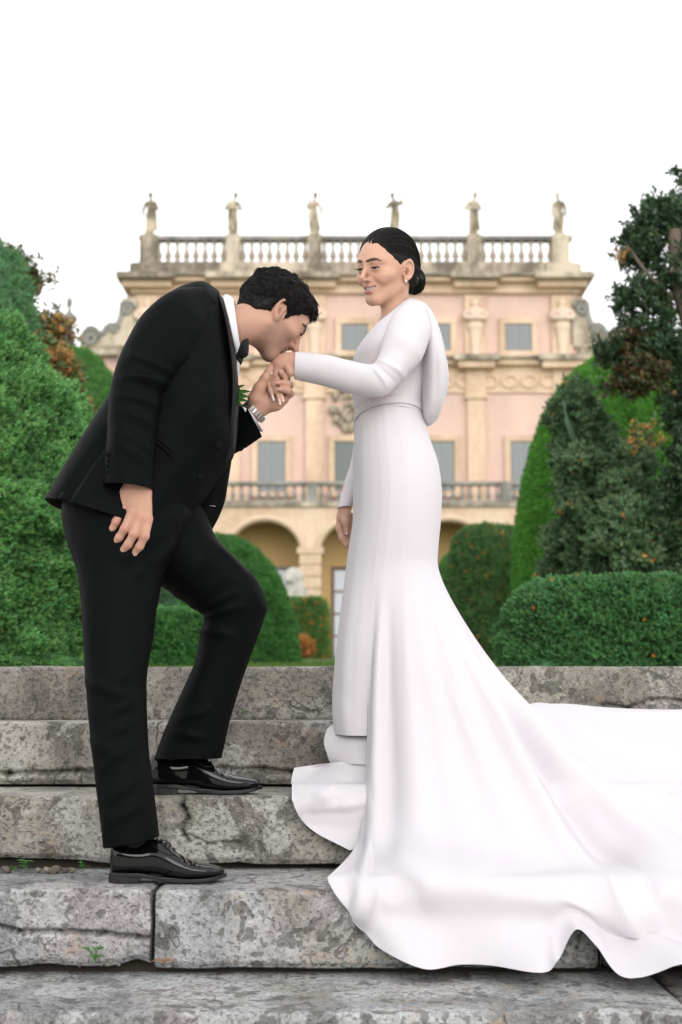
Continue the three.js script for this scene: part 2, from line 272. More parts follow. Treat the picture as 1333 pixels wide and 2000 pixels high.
// ---------- ground ----------
{
  const pos = [], idx = [], nx = 40, zs = [5.1, 5.6, 6.2, 7, 8, 10, 13, 17, 22, 28, 35, 45, 55, 70, 110, 300];
  zs.forEach((z, j) => { for (let i = 0; i <= nx; i++) { const x = (i / nx - 0.5) * (20 + z * 2.4); pos.push(x, (z > 70 ? groundY(70) : groundY(z)) - (j ? 0 : 0.02) + 0.02 * fbm(x, z, 0, 2), -z); } });
  for (let j = 0; j < zs.length - 1; j++) for (let i = 0; i < nx; i++) { const a = j * (nx + 1) + i, c = a + nx + 1; idx.push(a, a + 1, c, a + 1, c + 1, c); }
  struct('lawn', geoOf(pos, idx), std(0.075, 0.13, 0.035, 1), 'lawn rising gently behind the top step');
  const gp = new THREE.PlaneGeometry(60, 30, 1, 1); gp.rotateX(-Math.PI / 2); gp.translate(0, -0.004, 11.6);
  struct('gravel_path', gp, std(0.5, 0.47, 0.42, 1));
  const sd = new THREE.BoxGeometry(14, 0.95, 1.5); 
  for (const s of [-1, 1]) { const b = sd.clone(); b.translate(s * 9.75, 0.475, -3.95); const m = struct('terrace_bank', b, std(0.1, 0.12, 0.05, 1)); m.name = named('terrace_bank'); }
}
// weeds growing from the joints, pebbles, a dry stalk
{
  const wm = std(0.07, 0.22, 0.04, 0.6, { side: THREE.DoubleSide });
  const weed = (px, py, z, n, sz, seed, label) => { const t = thing('weed', label, 'weed', 'weeds in the step joints'), R = rng(seed), o = W(px, py, z); t.position.copy(o);
    for (let k = 0; k < n; k++) { const a = R() * 6.28, r = sz * (0.3 + 0.7 * R()), h = sz * (0.5 + R()), tip = V(Math.cos(a) * r, h, Math.abs(Math.sin(a)) * r * 0.8); const st = part(t, 'stem', tube([V(0, 0, 0), V(tip.x * 0.3, h * 0.6, tip.z * 0.3), tip], 0.0008, 6, 4), wm);
      const pos = [], idx = []; for (let q = 0; q < 3; q++) { const b = a + (q - 1) * 1.1 + R() * 0.4, L = sz * (0.45 + 0.3 * R()), w = L * 0.34, dx = Math.cos(b), dz = Math.sin(b), i0 = pos.length / 3; for (const [u, s, y] of [[0, 0, 0], [0.45, -1, 0.06], [0.5, 0, 0.0], [0.45, 1, 0.06], [0.85, -0.7, 0], [1, 0, -0.06], [0.85, 0.7, 0]]) pos.push(tip.x + dx * L * u - dz * w * s, tip.y + y * L + 0.25 * L * u, tip.z + dz * L * u + dx * w * s); idx.push(i0, i0 + 1, i0 + 2, i0, i0 + 2, i0 + 3, i0 + 1, i0 + 4, i0 + 2, i0 + 4, i0 + 5, i0 + 2, i0 + 2, i0 + 5, i0 + 6, i0 + 2, i0 + 6, i0 + 3); }
      part(st, 'leaf', geoOf(pos, idx), wm); } return t; };
  weed(52, 1702, 3.84, 9, 0.022, 3, 'small green weed in the joint at the left edge, below the third step'); weed(163, 1700, 3.82, 6, 0.016, 5, 'tiny clover-like weed in the joint left of the front shoe'); weed(186, 1882, 3.455, 10, 0.024, 7, 'bright green weed in the niche of the lowest joint'); weed(478, 1396, 4.68, 6, 0.016, 9, 'tiny weed at the foot of the top step, right of the bent knee'); weed(30, 1704, 3.83, 4, 0.012, 11, 'sprig of green at the far left end of the joint');
  const R = rng(21), geoP = [1, 2, 3].map(s => displace(new THREE.IcosahedronGeometry(1, 2), (x, y, z) => 0.5 * vn(x * 1.1 + s * 5, y * 1.1, z * 1.1))), pm = [std(0.17, 0.145, 0.11, 0.95), std(0.12, 0.10, 0.08, 0.95), std(0.22, 0.19, 0.15, 0.95)];
  const pebble = (px, py, z, r, label) => { const m = part(scene, named('pebble'), geoP[Math.floor(R() * 3)], pm[Math.floor(R() * 3)]); tag(m, label, 'pebble', 'pebbles in the joints'); m.position.copy(W(px, py, z)); m.scale.set(r * (1 + 0.4 * R()), r * 0.7, r); m.rotation.y = R() * 6; return m; };
  for (const [x, r] of [[12, 0.014], [75, 0.008], [92, 0.011], [108, 0.016], [128, 0.010], [142, 0.009]]) pebble(x, 1699, 3.83, r, ['round pebble at the far left end of the joint', 'smallest pebble between the two left weeds', 'mid-sized pebble right of the left weed', 'largest pebble in the joint left of the front shoe', 'pebble just right of the largest one in the joint', 'pebble beside the clover-like weed in the joint'][[12, 75, 92, 108, 128, 142].indexOf(x)]); for (const [x, r] of [[210, 0.006], [155, 0.007], [232, 0.005]]) pebble(x, 1884, 3.46, r, x < 200 ? 'pebble left of the weed in the lowest joint' : x < 220 ? 'pebble close right of the weed in the lowest joint' : 'tiny pebble farthest right of the weed in the lowest joint');
  pebble(445, 1878, 3.44, 0.007, 'pale pebble on the lowest tread right of the block joint'); pebble(540, 1875, 3.45, 0.0045, 'tiny pale pebble on the lowest tread before the gown');
  const dry = thing('dry_grass', 'dry orange grass tuft at the foot of the block joint', 'grass tuft'); dry.position.copy(W(322, 1880, 3.45)); const dm = std(0.30, 0.13, 0.05, 0.9); for (let k = 0; k < 9; k++) { const a = (k / 8 - 0.5) * 2.6; part(dry, 'blade', tube([V(0, 0, 0), V(Math.sin(a) * 0.016, 0.008 * Math.cos(a) + 0.004, 0.006 * R()), V(Math.sin(a) * 0.034, 0.010 * Math.cos(a) - 0.001, 0.012 * R())], 0.0007, 6, 4), dm); }
}
// ---------- the villa ----------
const ZV = 67, ZB = 64.2; // wall plane, balcony and arcade plane
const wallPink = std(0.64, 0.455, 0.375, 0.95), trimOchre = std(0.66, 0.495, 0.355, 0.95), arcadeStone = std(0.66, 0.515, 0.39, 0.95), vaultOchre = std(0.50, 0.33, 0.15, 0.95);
const greyStone = std(0.30, 0.26, 0.20, 0.95), darkStone = std(0.17, 0.165, 0.15, 0.95), shutterGrey = std(0.24, 0.255, 0.255, 0.7), glassDark = std(0.05, 0.055, 0.06, 0.15), statueStone = std(0.30, 0.255, 0.19, 0.95);
{ // weathering: lichen and rain streaks on the stone, brickwork colour drift on the stucco
  const weather = (seed, a, cA, cB) => { const t = texture(512, 512, (i, j) => { const x = i / 40, y = j / 40, n = clamp(0.5 + 1.1 * fbm(x * 1.3, y * 0.45, seed, 5) * a + 0.35 * fbm(x * 6, y * 5, seed + 4, 3), 0, 1); return [lerp(cA[0], cB[0], n), lerp(cA[1], cB[1], n), lerp(cA[2], cB[2], n)]; }, true); t.repeat.set(0.08, 0.08); return t; };
  greyStone.map = weather(1, 1.3, [0.28, 0.27, 0.25], [1, 0.98, 0.94]); greyStone.color.setRGB(0.50, 0.435, 0.345);
  trimOchre.map = weather(2, 0.8, [0.72, 0.69, 0.64], [1, 1, 1]); wallPink.map = weather(3, 0.6, [0.84, 0.85, 0.86], [1, 1, 1]); arcadeStone.map = weather(5, 0.8, [0.72, 0.66, 0.58], [1, 1, 1]);
  statueStone.map = weather(7, 1.4, [0.30, 0.30, 0.26], [1, 0.97, 0.92]); statueStone.color.setRGB(0.5, 0.43, 0.33);
  darkStone.map = weather(9, 1.2, [0.5, 0.5, 0.48], [1, 1, 0.97]); darkStone.color.setRGB(0.32, 0.31, 0.285);
}
const vx = (px, py, z = ZV) => W(px, py, z).x, vy = (py, z = ZV) => W(CX, py, z).y;
// box between two photograph heights; stands `proud` metres in front of the plane z
function vbox(x0, x1, y0, y1, z, front, back = 0.2) { const b = new THREE.BoxGeometry(x1 - x0, Math.abs(y1 - y0), front + back); b.translate((x0 + x1) / 2, (y0 + y1) / 2, -z + (front - back) / 2); const uv = b.attributes.uv, p = b.attributes.position; for (let i = 0; i < uv.count; i++) uv.setXY(i, p.getX(i) + p.getZ(i), p.getY(i) + p.getZ(i) * 0.5); return b; }
const villa = thing('villa', 'pink and ochre baroque villa with balustraded roof and arcaded ground floor behind the garden', 'villa');
const COL = [290, 455, 615, 771, 927, 1096], XC = COL.map(p => vx(p, 600)), GY = 2.7;
const xL = vx(262, 600), xR = vx(1128, 600);
const PEDX = [], PW = 0.72;
{
  const py = vy;
  part(villa, 'wall', vbox(xL, xR, GY, py(545), ZV, 0, 9), wallPink);
  // roof attic and cornices, breaking forward over each pilaster
  const band = (y0, y1, f, ex, mat, name) => { part(villa, name, vbox(xL - ex, xR + ex, py(y1), py(y0), ZV, f, 9 + ex), mat); };
  band(518, 546, 0.35, 0.2, greyStone, 'attic');
  band(546, 549, 1.05, 0.75, greyStone, 'cornice'); band(549.5, 557, 0.8, 0.5, trimOchre, 'cornice'); band(557.5, 575, 0.3, 0.1, trimOchre, 'architrave');
  band(701, 705, 0.75, 0.5, greyStone, 'cornice'); band(705.5, 716, 0.5, 0.3, trimOchre, 'cornice'); band(716.5, 768, 0.12, 0.05, trimOchre, 'frieze');
  XC.forEach((x, i) => {
    const w = i === 0 || i === 5 ? 0.95 : 0.78;
    part(villa, 'cornice_break', vbox(x - w - 0.45, x + w + 0.45, py(556), py(545.2), ZV, 1.3), greyStone);
    part(villa, 'cornice_break', vbox(x - w - 0.25, x + w + 0.25, py(568), py(556.5), ZV, 0.8), trimOchre);
    part(villa, 'attic_pier', vbox(x - w * 0.8, x + w * 0.8, py(544.5), py(519), ZV, 0.55), greyStone);
    part(villa, 'cornice_break', vbox(x - w - 0.3, x + w + 0.3, py(711), py(700.4), ZV, 1.0), greyStone);
    part(villa, 'cornice_break', vbox(x - w - 0.1, x + w + 0.1, py(724), py(711.5), ZV, 0.8), trimOchre);
    // upper pilaster with a herm figure
    const hp = part(villa, 'herm_pilaster', vbox(x - 0.5, x + 0.5, py(700), py(578.5), ZV, 0.22), trimOchre);
    const f = [];
    const lat = (pts, s) => { const g = new THREE.LatheGeometry(pts.map(p => new THREE.Vector2(p[0], p[1])), 14); g.scale(1, 1, 0.7); return g; };
    const hh = py(590) - py(698), b0 = py(698);
    f.push(lat([[0, 0], [0.30, 0.02], [0.26, 0.1 * hh], [0.36, 0.42 * hh], [0.5, 0.52 * hh], [0.44, 0.58 * hh], [0.38, 0.64 * hh], [0.55, 0.76 * hh], [0.5, 0.84 * hh], [0.18, 0.87 * hh], [0.16, 0.89 * hh], [0.26, 0.94 * hh], [0.2, 1.01 * hh], [0, 1.04 * hh]]));
    for (const s of [-1, 1]) f.push(tube([V(s * 0.5, 0.82 * hh, 0.05), V(s * 0.66, 0.7 * hh, 0.2), V(s * 0.15, 0.66 * hh, 0.42), V(-s * 0.2, 0.7 * hh, 0.42)], 0.12, 12, 7));
    const g = mergeGeometries(f.map(q => { const r = q.index ? q.toNonIndexed() : q; r.deleteAttribute('uv'); return r; })); g.scale(0.8, 1, 0.8); g.translate(x, b0, -ZV + 0.3); g.computeVertexNormals();
    const herm = part(hp, 'herm_figure', g, std(0.64, 0.50, 0.385, 0.95)); void herm;
    // lower pilaster with capital and base
    const lp = part(villa, 'pilaster', vbox(x - 0.42, x + 0.42, GY, py(781), ZV, 0.25), trimOchre);
    part(lp, 'capital', vbox(x - 0.54, x + 0.54, py(780.7), py(772.6), ZV, 0.36), trimOchre);
    part(lp, 'capital', vbox(x - 0.48, x + 0.48, py(772.3), py(724.5), ZV, 0.27), trimOchre);
  });
  // relief panels in the frieze
  for (let i = 0; i < 5; i++) { const m = (XC[i] + XC[i + 1]) / 2; for (const k of [-1.5, -0.5, 0.5, 1.5]) { const g = new THREE.TorusGeometry(0.36, 0.09, 6, 18); g.scale(1, 0.8, 1); g.translate(m + k * 0.95, py(746), -ZV + 0.14); part(villa, 'frieze_relief', g, trimOchre); } }
  // windows: opening with frame and two shutters
  const win = (cx, y0, y1, w, open) => {
    const o = part(villa, 'window', vbox(cx - w / 2 - 0.32, cx + w / 2 + 0.32, py(y1) - 0.32, py(y0) + 0.32, ZV, 0.06), trimOchre);
    part(o, 'window_pane', vbox(cx - w / 2, cx + w / 2, py(y1), py(y0), ZV, 0.09, 0.1), glassDark);
    for (const s of [-1, 1]) if (!open) {
      const x0 = s < 0 ? cx - w / 2 + 0.03 : cx + 0.015, x1 = s < 0 ? cx - 0.015 : cx + w / 2 - 0.03, g = [vbox(x0, x1, py(y1) + 0.03, py(y0) - 0.03, ZV, 0.115)];
      const H = py(y0) - py(y1), n = Math.round(H / 0.16); for (let k = 0; k < n; k++) { const b = vbox(x0 + 0.07, x1 - 0.07, py(y1) + 0.08 + k * (H - 0.16) / n, py(y1) + 0.08 + (k + 0.55) * (H - 0.16) / n, ZV, 0.145); g.push(b); }
      part(o, 'shutter', mergeGeometries(g), shutterGrey);
    } else if (s > 0) part(o, 'roller_blind', vbox(cx - w / 2 + 0.03, cx + w / 2 - 0.03, py(y1) + 0.02, py(y0) - 0.02, ZV, 0.12), std(0.15, 0.165, 0.155, 0.9));
    // raised stucco surround
    for (const [a, b, c, d] of [[cx - w / 2 - 0.3, cx - w / 2 - 0.02, y0, y1], [cx + w / 2 + 0.02, cx + w / 2 + 0.3, y0, y1]]) part(o, 'window_frame', vbox(a, b, py(d) - 0.02, py(c) + 0.02, ZV, 0.2), trimOchre);
    part(o, 'window_frame', vbox(cx - w / 2 - 0.3, cx + w / 2 + 0.3, py(y0) + 0.03, py(y0) + 0.32, ZV, 0.21), trimOchre);
    part(o, 'window_sill', vbox(cx - w / 2 - 0.4, cx + w / 2 + 0.4, py(y1) - 0.3, py(y1) - 0.03, ZV, 0.28), trimOchre);
  };
  for (let i = 0; i < 5; i++) { const m = (XC[i] + XC[i + 1]) / 2; win(m + (i === 3 ? 0.12 : 0), 635, 686, 1.26, false); const xl = vx([373, 531, 683, 862, 1024][i], 900); win(xl, 864, 960, [1.3, 1.3, 1.4, 1.25, 1.28][i], i === 2); }
  // plaster panels between pilasters on the main floor
  // coat of arms in the middle bay
  { const g = [], c = vx(676, 800), y = py(800), R = rng(4); for (let k = 0; k < 40; k++) { const s = new THREE.SphereGeometry(0.07 + R() * 0.13, 8, 6); s.scale(1, 1.2, 0.6); s.translate(c + (R() - 0.5) * 1.3, y + (R() - 0.5) * 2.4, -ZV + 0.15 + R() * 0.15); g.push(s); } part(villa, 'coat_of_arms', mergeGeometries(g), statueStone); }
  // roof balustrade
  const balY0 = py(515), balY1 = py(471);
  const bal = part(villa, 'roof_balustrade', vbox(xL + 0.25, xR - 0.25, py(518), py(513.5), ZV, 0.25, 0.35), greyStone); 
  const bprof = [[0.10, 0], [0.13, 0.05], [0.08, 0.1], [0.10, 0.16], [0.18, 0.3], [0.15, 0.42], [0.085, 0.58], [0.07, 0.78], [0.10, 0.84], [0.07, 0.88], [0.13, 0.94], [0.13, 1]];
  const bgeo = h => { const g = new THREE.LatheGeometry(bprof.map(p => new THREE.Vector2(p[0] * h / 1.12, p[1] * h)), 12); return g; };
  const b1 = bgeo(balY1 - balY0);
  part(bal, 'handrail', vbox(xL + 0.2, xR - 0.2, py(470.5), py(463.5), ZV, 0.3, 0.4), darkStone);
  XC.forEach((x, i) => { const w = i === 0 || i === 5 ? 0.42 : 0.34; const pd = part(bal, 'pedestal', vbox(x - w, x + w, py(518.5), py(462.5), ZV, 0.42, 0.45), greyStone); void pd; PEDX.push(x); });
  for (let i = 0; i < 5; i++) { const a = XC[i] + 0.42, b = XC[i + 1] - 0.42; for (let k = 0; k < 8; k++) { if (k === 0 || k === 7) { const e = part(bal, 'baluster', b1, greyStone); e.position.set(k ? b - 0.06 : a + 0.06, balY0, -ZV); continue; } const m = part(bal, 'baluster', b1, greyStone); m.position.set(lerp(a + 0.06, b - 0.06, k / 7), balY0, -ZV); } }
  // balcony with balustrade over the arcade
  const bx0 = vx(150, 960, ZB), bx1 = vx(1236, 960, ZB), q = p => vy(p, ZB);
  part(villa, 'balcony_slab', vbox(bx0, bx1, q(992), q(984), ZB, 0.5, 3.2), greyStone);
  const bb = part(villa, 'balcony_balustrade', vbox(bx0, bx1, q(984 - 0.2), q(979), ZB, 0.2, 0.2), darkStone);
  part(bb, 'handrail', vbox(bx0, bx1, q(948), q(942), ZB, 0.25, 0.25), darkStone);
  const b2 = bgeo(q(948) - q(979)); const pers = vx(17.2, 960, ZB) - vx(0, 960, ZB);
  let cnt = 0; for (let x = bx0 + 0.3; x < bx1 - 0.2; x += pers) { const post = cnt++ % 11 === 4; if (post) part(bb, 'balustrade_pier', vbox(x - 0.24, x + 0.24, q(983), q(942.5), ZB, 0.28, 0.28), darkStone); else { const m = part(bb, 'baluster', b2, darkStone); m.position.set(x, q(979), -ZB); } }
  // arcade
  const piers = [430, 607, 785, 970, 1150].map(p => vx(p, 1100, ZB)), pw = (vx(628, 1100, ZB) - vx(590, 1100, ZB)) / 2, spring = q(1082), crown = q(1019), topA = q(992.2);
  const sh = new THREE.Shape(), ax0 = vx(200, 1100, ZB), ax1 = vx(1190, 1100, ZB); sh.moveTo(ax0, GY); 
  const allP = [vx(253, 1100, ZB), ...piers];
  sh.moveTo(ax0, topA); sh.lineTo(ax0, GY);
  allP.forEach((x, i) => { sh.lineTo(x - pw, GY); sh.lineTo(x - pw, GY + 0.01); sh.lineTo(x + pw, GY + 0.01); if (i < allP.length - 1) { const n = allP[i + 1], r = (n - x) / 2 - pw, c = (x + n) / 2; sh.lineTo(x + pw, spring); for (let k = 1; k <= 20; k++) { const t = Math.PI - k / 20 * Math.PI; sh.lineTo(c + r * Math.cos(t), spring + (crown - spring) * Math.sin(t)); } } });
  sh.lineTo(ax1, GY); sh.lineTo(ax1, topA); sh.closePath();
  const ag = new THREE.ExtrudeGeometry(sh, { depth: 0.7, bevelEnabled: false, curveSegments: 4 }); ag.translate(0, 0, -ZB - 0.35);
  const arc = part(villa, 'arcade', ag, arcadeStone);
  allP.forEach((x, i) => { // rusticated piers of stacked blocks and an impost
    for (let k = 0; k < 9; k++) { const a = GY + (spring - GY) * k / 9; part(arc, 'pier_block', vbox(x - pw - 0.05, x + pw + 0.05, a + 0.03, a + (spring - GY) / 9 - 0.03, ZB, 0.45, 0.45), arcadeStone); }
    part(arc, 'impost', vbox(x - pw - 0.16, x + pw + 0.16, spring - 0.02, spring + 0.26, ZB, 0.52, 0.5), arcadeStone);
    if (i < allP.length - 1) { const n = allP[i + 1], r = (n - x) / 2 - pw, c = (x + n) / 2, g = []; for (let k = 0; k <= 18; k++) { const t = Math.PI * k / 18; g.push(V(c + (r + 0.12) * Math.cos(t), spring + (crown - spring + 0.12) * Math.sin(t), -ZB + 0.36)); } part(arc, 'archivolt', tube(g, 0.16, 30, 6), arcadeStone); }
  });
  // inside of the arcade: back wall, vault ceiling, glazed doors
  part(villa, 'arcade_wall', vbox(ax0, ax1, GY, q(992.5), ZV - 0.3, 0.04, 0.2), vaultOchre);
  for (let i = 0; i < allP.length - 1; i++) {
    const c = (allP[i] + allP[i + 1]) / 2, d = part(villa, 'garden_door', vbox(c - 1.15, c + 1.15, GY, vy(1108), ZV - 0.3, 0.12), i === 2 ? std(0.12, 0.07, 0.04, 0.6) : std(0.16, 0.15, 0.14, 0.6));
    for (const s of [-1, 1]) for (let k = 0; k < 4; k++) { const H = vy(1108) - GY; part(d, 'door_pane', vbox(c + (s < 0 ? -1 : 0.08), c + (s < 0 ? -0.08 : 1), GY + 0.2 + k * (H - 0.3) / 4, GY + 0.1 + (k + 1) * (H - 0.3) / 4, ZV - 0.3, 0.15), std(0.42, 0.45, 0.5, 0.15)); }
  }
  // side wings with scrolled volutes
  for (const s of [-1, 1]) {
    const mid = (XC[0] + XC[5]) / 2, m = x => s < 0 ? x : 2 * mid - x, bx = (a, b, y0, y1, f, bk) => vbox(Math.min(m(a), m(b)), Math.max(m(a), m(b)), y0, y1, ZV, f, bk);
    const w = part(villa, 'wing', bx(vx(60, 690), xL - 0.02, GY, py(694), -0.5, 8), wallPink);
    part(w, 'wing_cornice', bx(vx(56, 690), xL - 0.03, py(693), py(677), 0.1, 8.4), greyStone);
    part(w, 'wing_band', bx(vx(58, 690), xL - 0.03, py(723), py(716), -0.3, 0.4), trimOchre);
    const S = new THREE.Shape(), P = [[272, 676], [272, 590], [262, 585], [244, 588], [238, 610], [236, 632], [226, 637], [216, 634], [210, 640], [206, 652], [196, 656], [189, 650], [180, 644], [169, 646], [163, 655], [162, 676]];
    P.forEach(([a, b], i) => { const x = m(vx(a, b)), y = py(b); i ? S.lineTo(x, y) : S.moveTo(x, y); }); S.closePath();
    const vg = new THREE.ExtrudeGeometry(S, { depth: 0.7, bevelEnabled: true, bevelSize: 0.12, bevelThickness: 0.12, bevelSegments: 2 }); vg.translate(0, 0, -ZV - 0.6);
    const vol = part(villa, 'volute', vg, greyStone);
    const spiral = (cx, cy, r, tr) => { const g = []; for (let k = 0; k < 40; k++) { const t = k / 39 * Math.PI * 3.4, rr = r * (1 - k / 50); g.push(V(m(vx(cx, cy)) + s * -rr * Math.cos(t), py(cy) + rr * Math.sin(t), -ZV + 0.3)); } return tube(g, tr, 60, 6); };
    part(vol, 'scroll', spiral(179, 663, 0.42, 0.1), darkStone); part(vol, 'scroll', spiral(251, 606, 0.34, 0.09), darkStone); part(vol, 'scroll', spiral(225, 645, 0.24, 0.07), darkStone);
    const edge = [[170, 645], [182, 644], [192, 652], [203, 654], [212, 640], [230, 636], [238, 620], [242, 592]].map(([a, b]) => V(m(vx(a, b)), py(b), -ZV + 0.1)); part(vol, 'coping', tube(edge, 0.2, 40, 7), darkStone);
  }
}
// urn on the left wing, statues on the roof
{
  const u = thing('stone_urn', 'grey stone urn finial with flame top on the low wing left of the villa', 'urn'), y0 = vy(677), h = vy(578) - y0, x = vx(135, 640);
  const P = [[0.0, 0], [0.5, 0], [0.5, 0.1], [0.34, 0.14], [0.3, 0.26], [0.42, 0.3], [0.36, 0.36], [0.3, 0.4], [0.62, 0.5], [0.66, 0.57], [0.5, 0.62], [0.25, 0.66], [0.14, 0.72], [0.1, 0.76], [0, 0.77]];
  const g = new THREE.LatheGeometry(P.map(p => new THREE.Vector2(p[0] * 0.62, p[1] * h)), 20); part(u, 'bowl', g, darkStone);
  const fl = new THREE.LatheGeometry([[0.02, 0.75], [0.13, 0.8], [0.16, 0.88], [0.1, 0.95], [0, 1]].map(p => new THREE.Vector2(p[0], p[1] * h)), 10); part(u, 'flame_finial', displace(fl, (a, b, c) => 0.04 * vn(a * 8, b * 5, c * 8)), darkStone);
  u.position.set(x, y0, -ZV);
}
function statue(i, label) {
  const [lean, armL, armR, headTilt, drape] = [[0.05, 0, 1, 0, 0.3], [-0.04, 1, 1, 0.1, -0.2], [-0.08, 2, 0, 0.05, 0.2], [0.06, 2, 3, -0.1, -0.1], [0.02, 1, 1, 0.1, 0.25], [0.0, 0, 0, -0.06, -0.25]][i];
  const h = 2.25, t = thing('roof_statue', label, 'statue', 'statues on the roof balustrade'), X = PEDX[i];
  const bx = (y) => lean * Math.sin(y / h * Math.PI);
  const f = (x, y, z) => {
    let d = cone(x, y, z, bx(0.1) - 0.12, 0.12, 0.03, 0.11, bx(0.6) - 0.11, 0.62, 0.06, 0.125); d = smin(d, cone(x, y, z, bx(0.6) - 0.11, 0.62, 0.06, 0.125, bx(1) - 0.08, 1.12, 0, 0.16), 0.05);
    d = smin(d, cone(x, y, z, bx(0.1) + 0.11, 0.12, -0.03, 0.10, bx(1) + 0.08, 1.12, 0, 0.16), 0.07);
    d = smin(d, ell(x, y, z, bx(1.35), 1.36, 0, 0.19, 0.30, 0.15), 0.08); d = smin(d, ell(x, y, z, bx(1.6), 1.66, 0, 0.245, 0.15, 0.15), 0.08);
    d = smin(d, cone(x, y, z, bx(1.7), 1.76, 0, 0.07, bx(1.9) + headTilt, 1.95, 0, 0.065), 0.04); d = smin(d, ell(x, y, z, bx(2) + headTilt, 2.08, 0.02, 0.115, 0.15, 0.13), 0.02);
    const arm = (s, k) => { const sx = bx(1.65) + s * 0.22, E = k === 0 ? [s * 0.33, 1.34, 0.0] : k === 1 ? [s * 0.37, 1.38, 0.05] : k === 2 ? [s * 0.36, 1.42, 0.05] : [s * 0.40, 1.62, 0.05], Hn = k === 0 ? [s * 0.30, 1.02, 0.1] : k === 1 ? [s * 0.08, 1.30, 0.22] : k === 2 ? [s * 0.02, 1.52, 0.22] : [s * 0.34, 2.0, 0.06]; d = smin(d, cone(x, y, z, sx, 1.68, 0, 0.085, E[0], E[1], E[2], 0.07), 0.04); d = smin(d, cone(x, y, z, E[0], E[1], E[2], 0.07, Hn[0], Hn[1], Hn[2], 0.055), 0.03); };
    arm(-1, armL); arm(1, armR);
    d = smin(d, cone(x, y, z, drape, 0.42, -0.04, 0.09, bx(1.2) + drape * 0.5, 1.25, 0.0, 0.10), 0.08); // hanging drapery
    d = smin(d, Math.max(Math.abs(x) - 0.24, Math.abs(y - 0.06) - 0.06, Math.abs(z) - 0.24), 0.03);
    return d + 0.010 * Math.sin(x * 34 + y * 6 + i) * sstep(1.2, 0.9, y);
  };
  const g = surf(f, [-0.6, -0.03, -0.4], [0.6, 2.3, 0.45], 0.03);
  const uv = []; const p = g.attributes.position; for (let k = 0; k < p.count; k++) uv.push(p.getX(k) * 4 + i * 3, p.getY(k) * 4); g.setAttribute('uv', new THREE.Float32BufferAttribute(uv, 2));
  part(t, 'figure', g, statueStone); t.position.set(X, vy(462.5) + 0.002, -ZV); t.scale.setScalar((vy(374) - vy(461)) / 2.22);
}
['leftmost roof statue, weathered grey, on the corner pedestal above the groom', 'second roof statue from the left, arms folded in front', 'third roof statue from the left, leaning, above the groom\'s head', 'fourth roof statue from the left, raised arm, standing above the bride\'s head', 'fifth roof statue from the left, arms folded, right of the bride', 'rightmost roof statue, arms down, on the right corner pedestal'].forEach((l, i) => statue(i, l));
// garden sculpture on its plinth in front of the arcade
{
  const t = thing('garden_sculpture', 'pale weathered stone lion sculpture above the small box hedge before the arcade', 'sculpture'), z = 34, s = z / F, y0 = groundY(z), yT = W(578, 1178, z).y;
  part(t, 'plinth', (() => { const b = new THREE.BoxGeometry(0.5, yT - y0, 0.6); b.translate(0, (yT - y0) / 2, 0); return b; })(), statueStone);
  const f = (x, y, z) => { let d = ell(x, y, z, 0.02, 0.26, 0, 0.25, 0.28, 0.3); d = smin(d, ell(x, y, z, -0.04, 0.62, 0.12, 0.23, 0.24, 0.22), 0.08); d = smin(d, ell(x, y, z, -0.14, 0.54, 0.28, 0.12, 0.11, 0.14), 0.05); for (const q of [-1, 1]) d = smin(d, cone(x, y, z, q * 0.14, 0.02, 0.28, 0.08, q * 0.12, 0.4, 0.18, 0.1), 0.05); return d + 0.03 * vn(x * 14, y * 14, z * 14); };
  const g = surf(f, [-0.5, -0.06, -0.45], [0.5, 0.95, 0.55], 0.035); g.translate(0, yT - y0, 0); part(t, 'lion', g, std(0.42, 0.40, 0.35, 0.95)); const c = W(577, 1178, z); t.position.set(c.x, y0, -z);
}
// ---------- hedges, topiary and trees ----------
function leafGeo(leaves) { // leaves: [pos, dir, len, width]
  const pos = [], idx = [];
  for (const [p, d, len, w] of leaves) {
    const D = d.clone().normalize(), S = V(0, 1, 0).cross(D); if (S.lengthSq() < 0.01) S.set(1, 0, 0); S.normalize(); const N = D.clone().cross(S).normalize(), b = pos.length / 3;
    const P = (t, s, n) => { const q = p.clone().addScaledVector(D, t * len).addScaledVector(S, s * w).addScaledVector(N, n * len); pos.push(q.x, q.y, q.z); };
    P(0, 0, 0); P(0.45, -0.5, 0.06); P(0.5, 0, -0.03); P(0.45, 0.5, 0.06); P(1, 0, 0.02);
    idx.push(b, b + 1, b + 2, b, b + 2, b + 3, b + 1, b + 4, b + 2, b + 2, b + 4, b + 3);
  }
  return geoOf(pos, idx);
}
function sprig(seed, n, spread, len, w) { const R = rng(seed), L = []; for (let i = 0; i < n; i++) { const a = i * 2.4 + R() * 0.6, t = i / n, e = lerp(spread, 0.35, t); L.push([V(0, t * 0.8, 0), V(Math.cos(a) * e, 0.55 + 0.5 * t, Math.sin(a) * e), len * (0.8 + 0.4 * R()), w]); } return leafGeo(L); }
const sprigBox = sprig(2, 9, 1.0, 0.62, 0.26), sprigFine = sprig(5, 7, 0.9, 0.6, 0.16), sprigBroad = sprig(7, 6, 1.1, 0.75, 0.36);
const leafMat = (rough = 0.55) => { const m = new THREE.MeshPhysicalMaterial({ roughness: rough, side: THREE.DoubleSide, specularIntensity: 0.6 }); m.color.setRGB(1, 1, 1); return m; };
const LM = leafMat(0.5), LMsoft = leafMat(0.75);
const coreMat = std(0.04, 0.08, 0.03, 1), twigMat = std(0.10, 0.07, 0.045, 0.9), barkMat = std(0.13, 0.10, 0.075, 0.95);
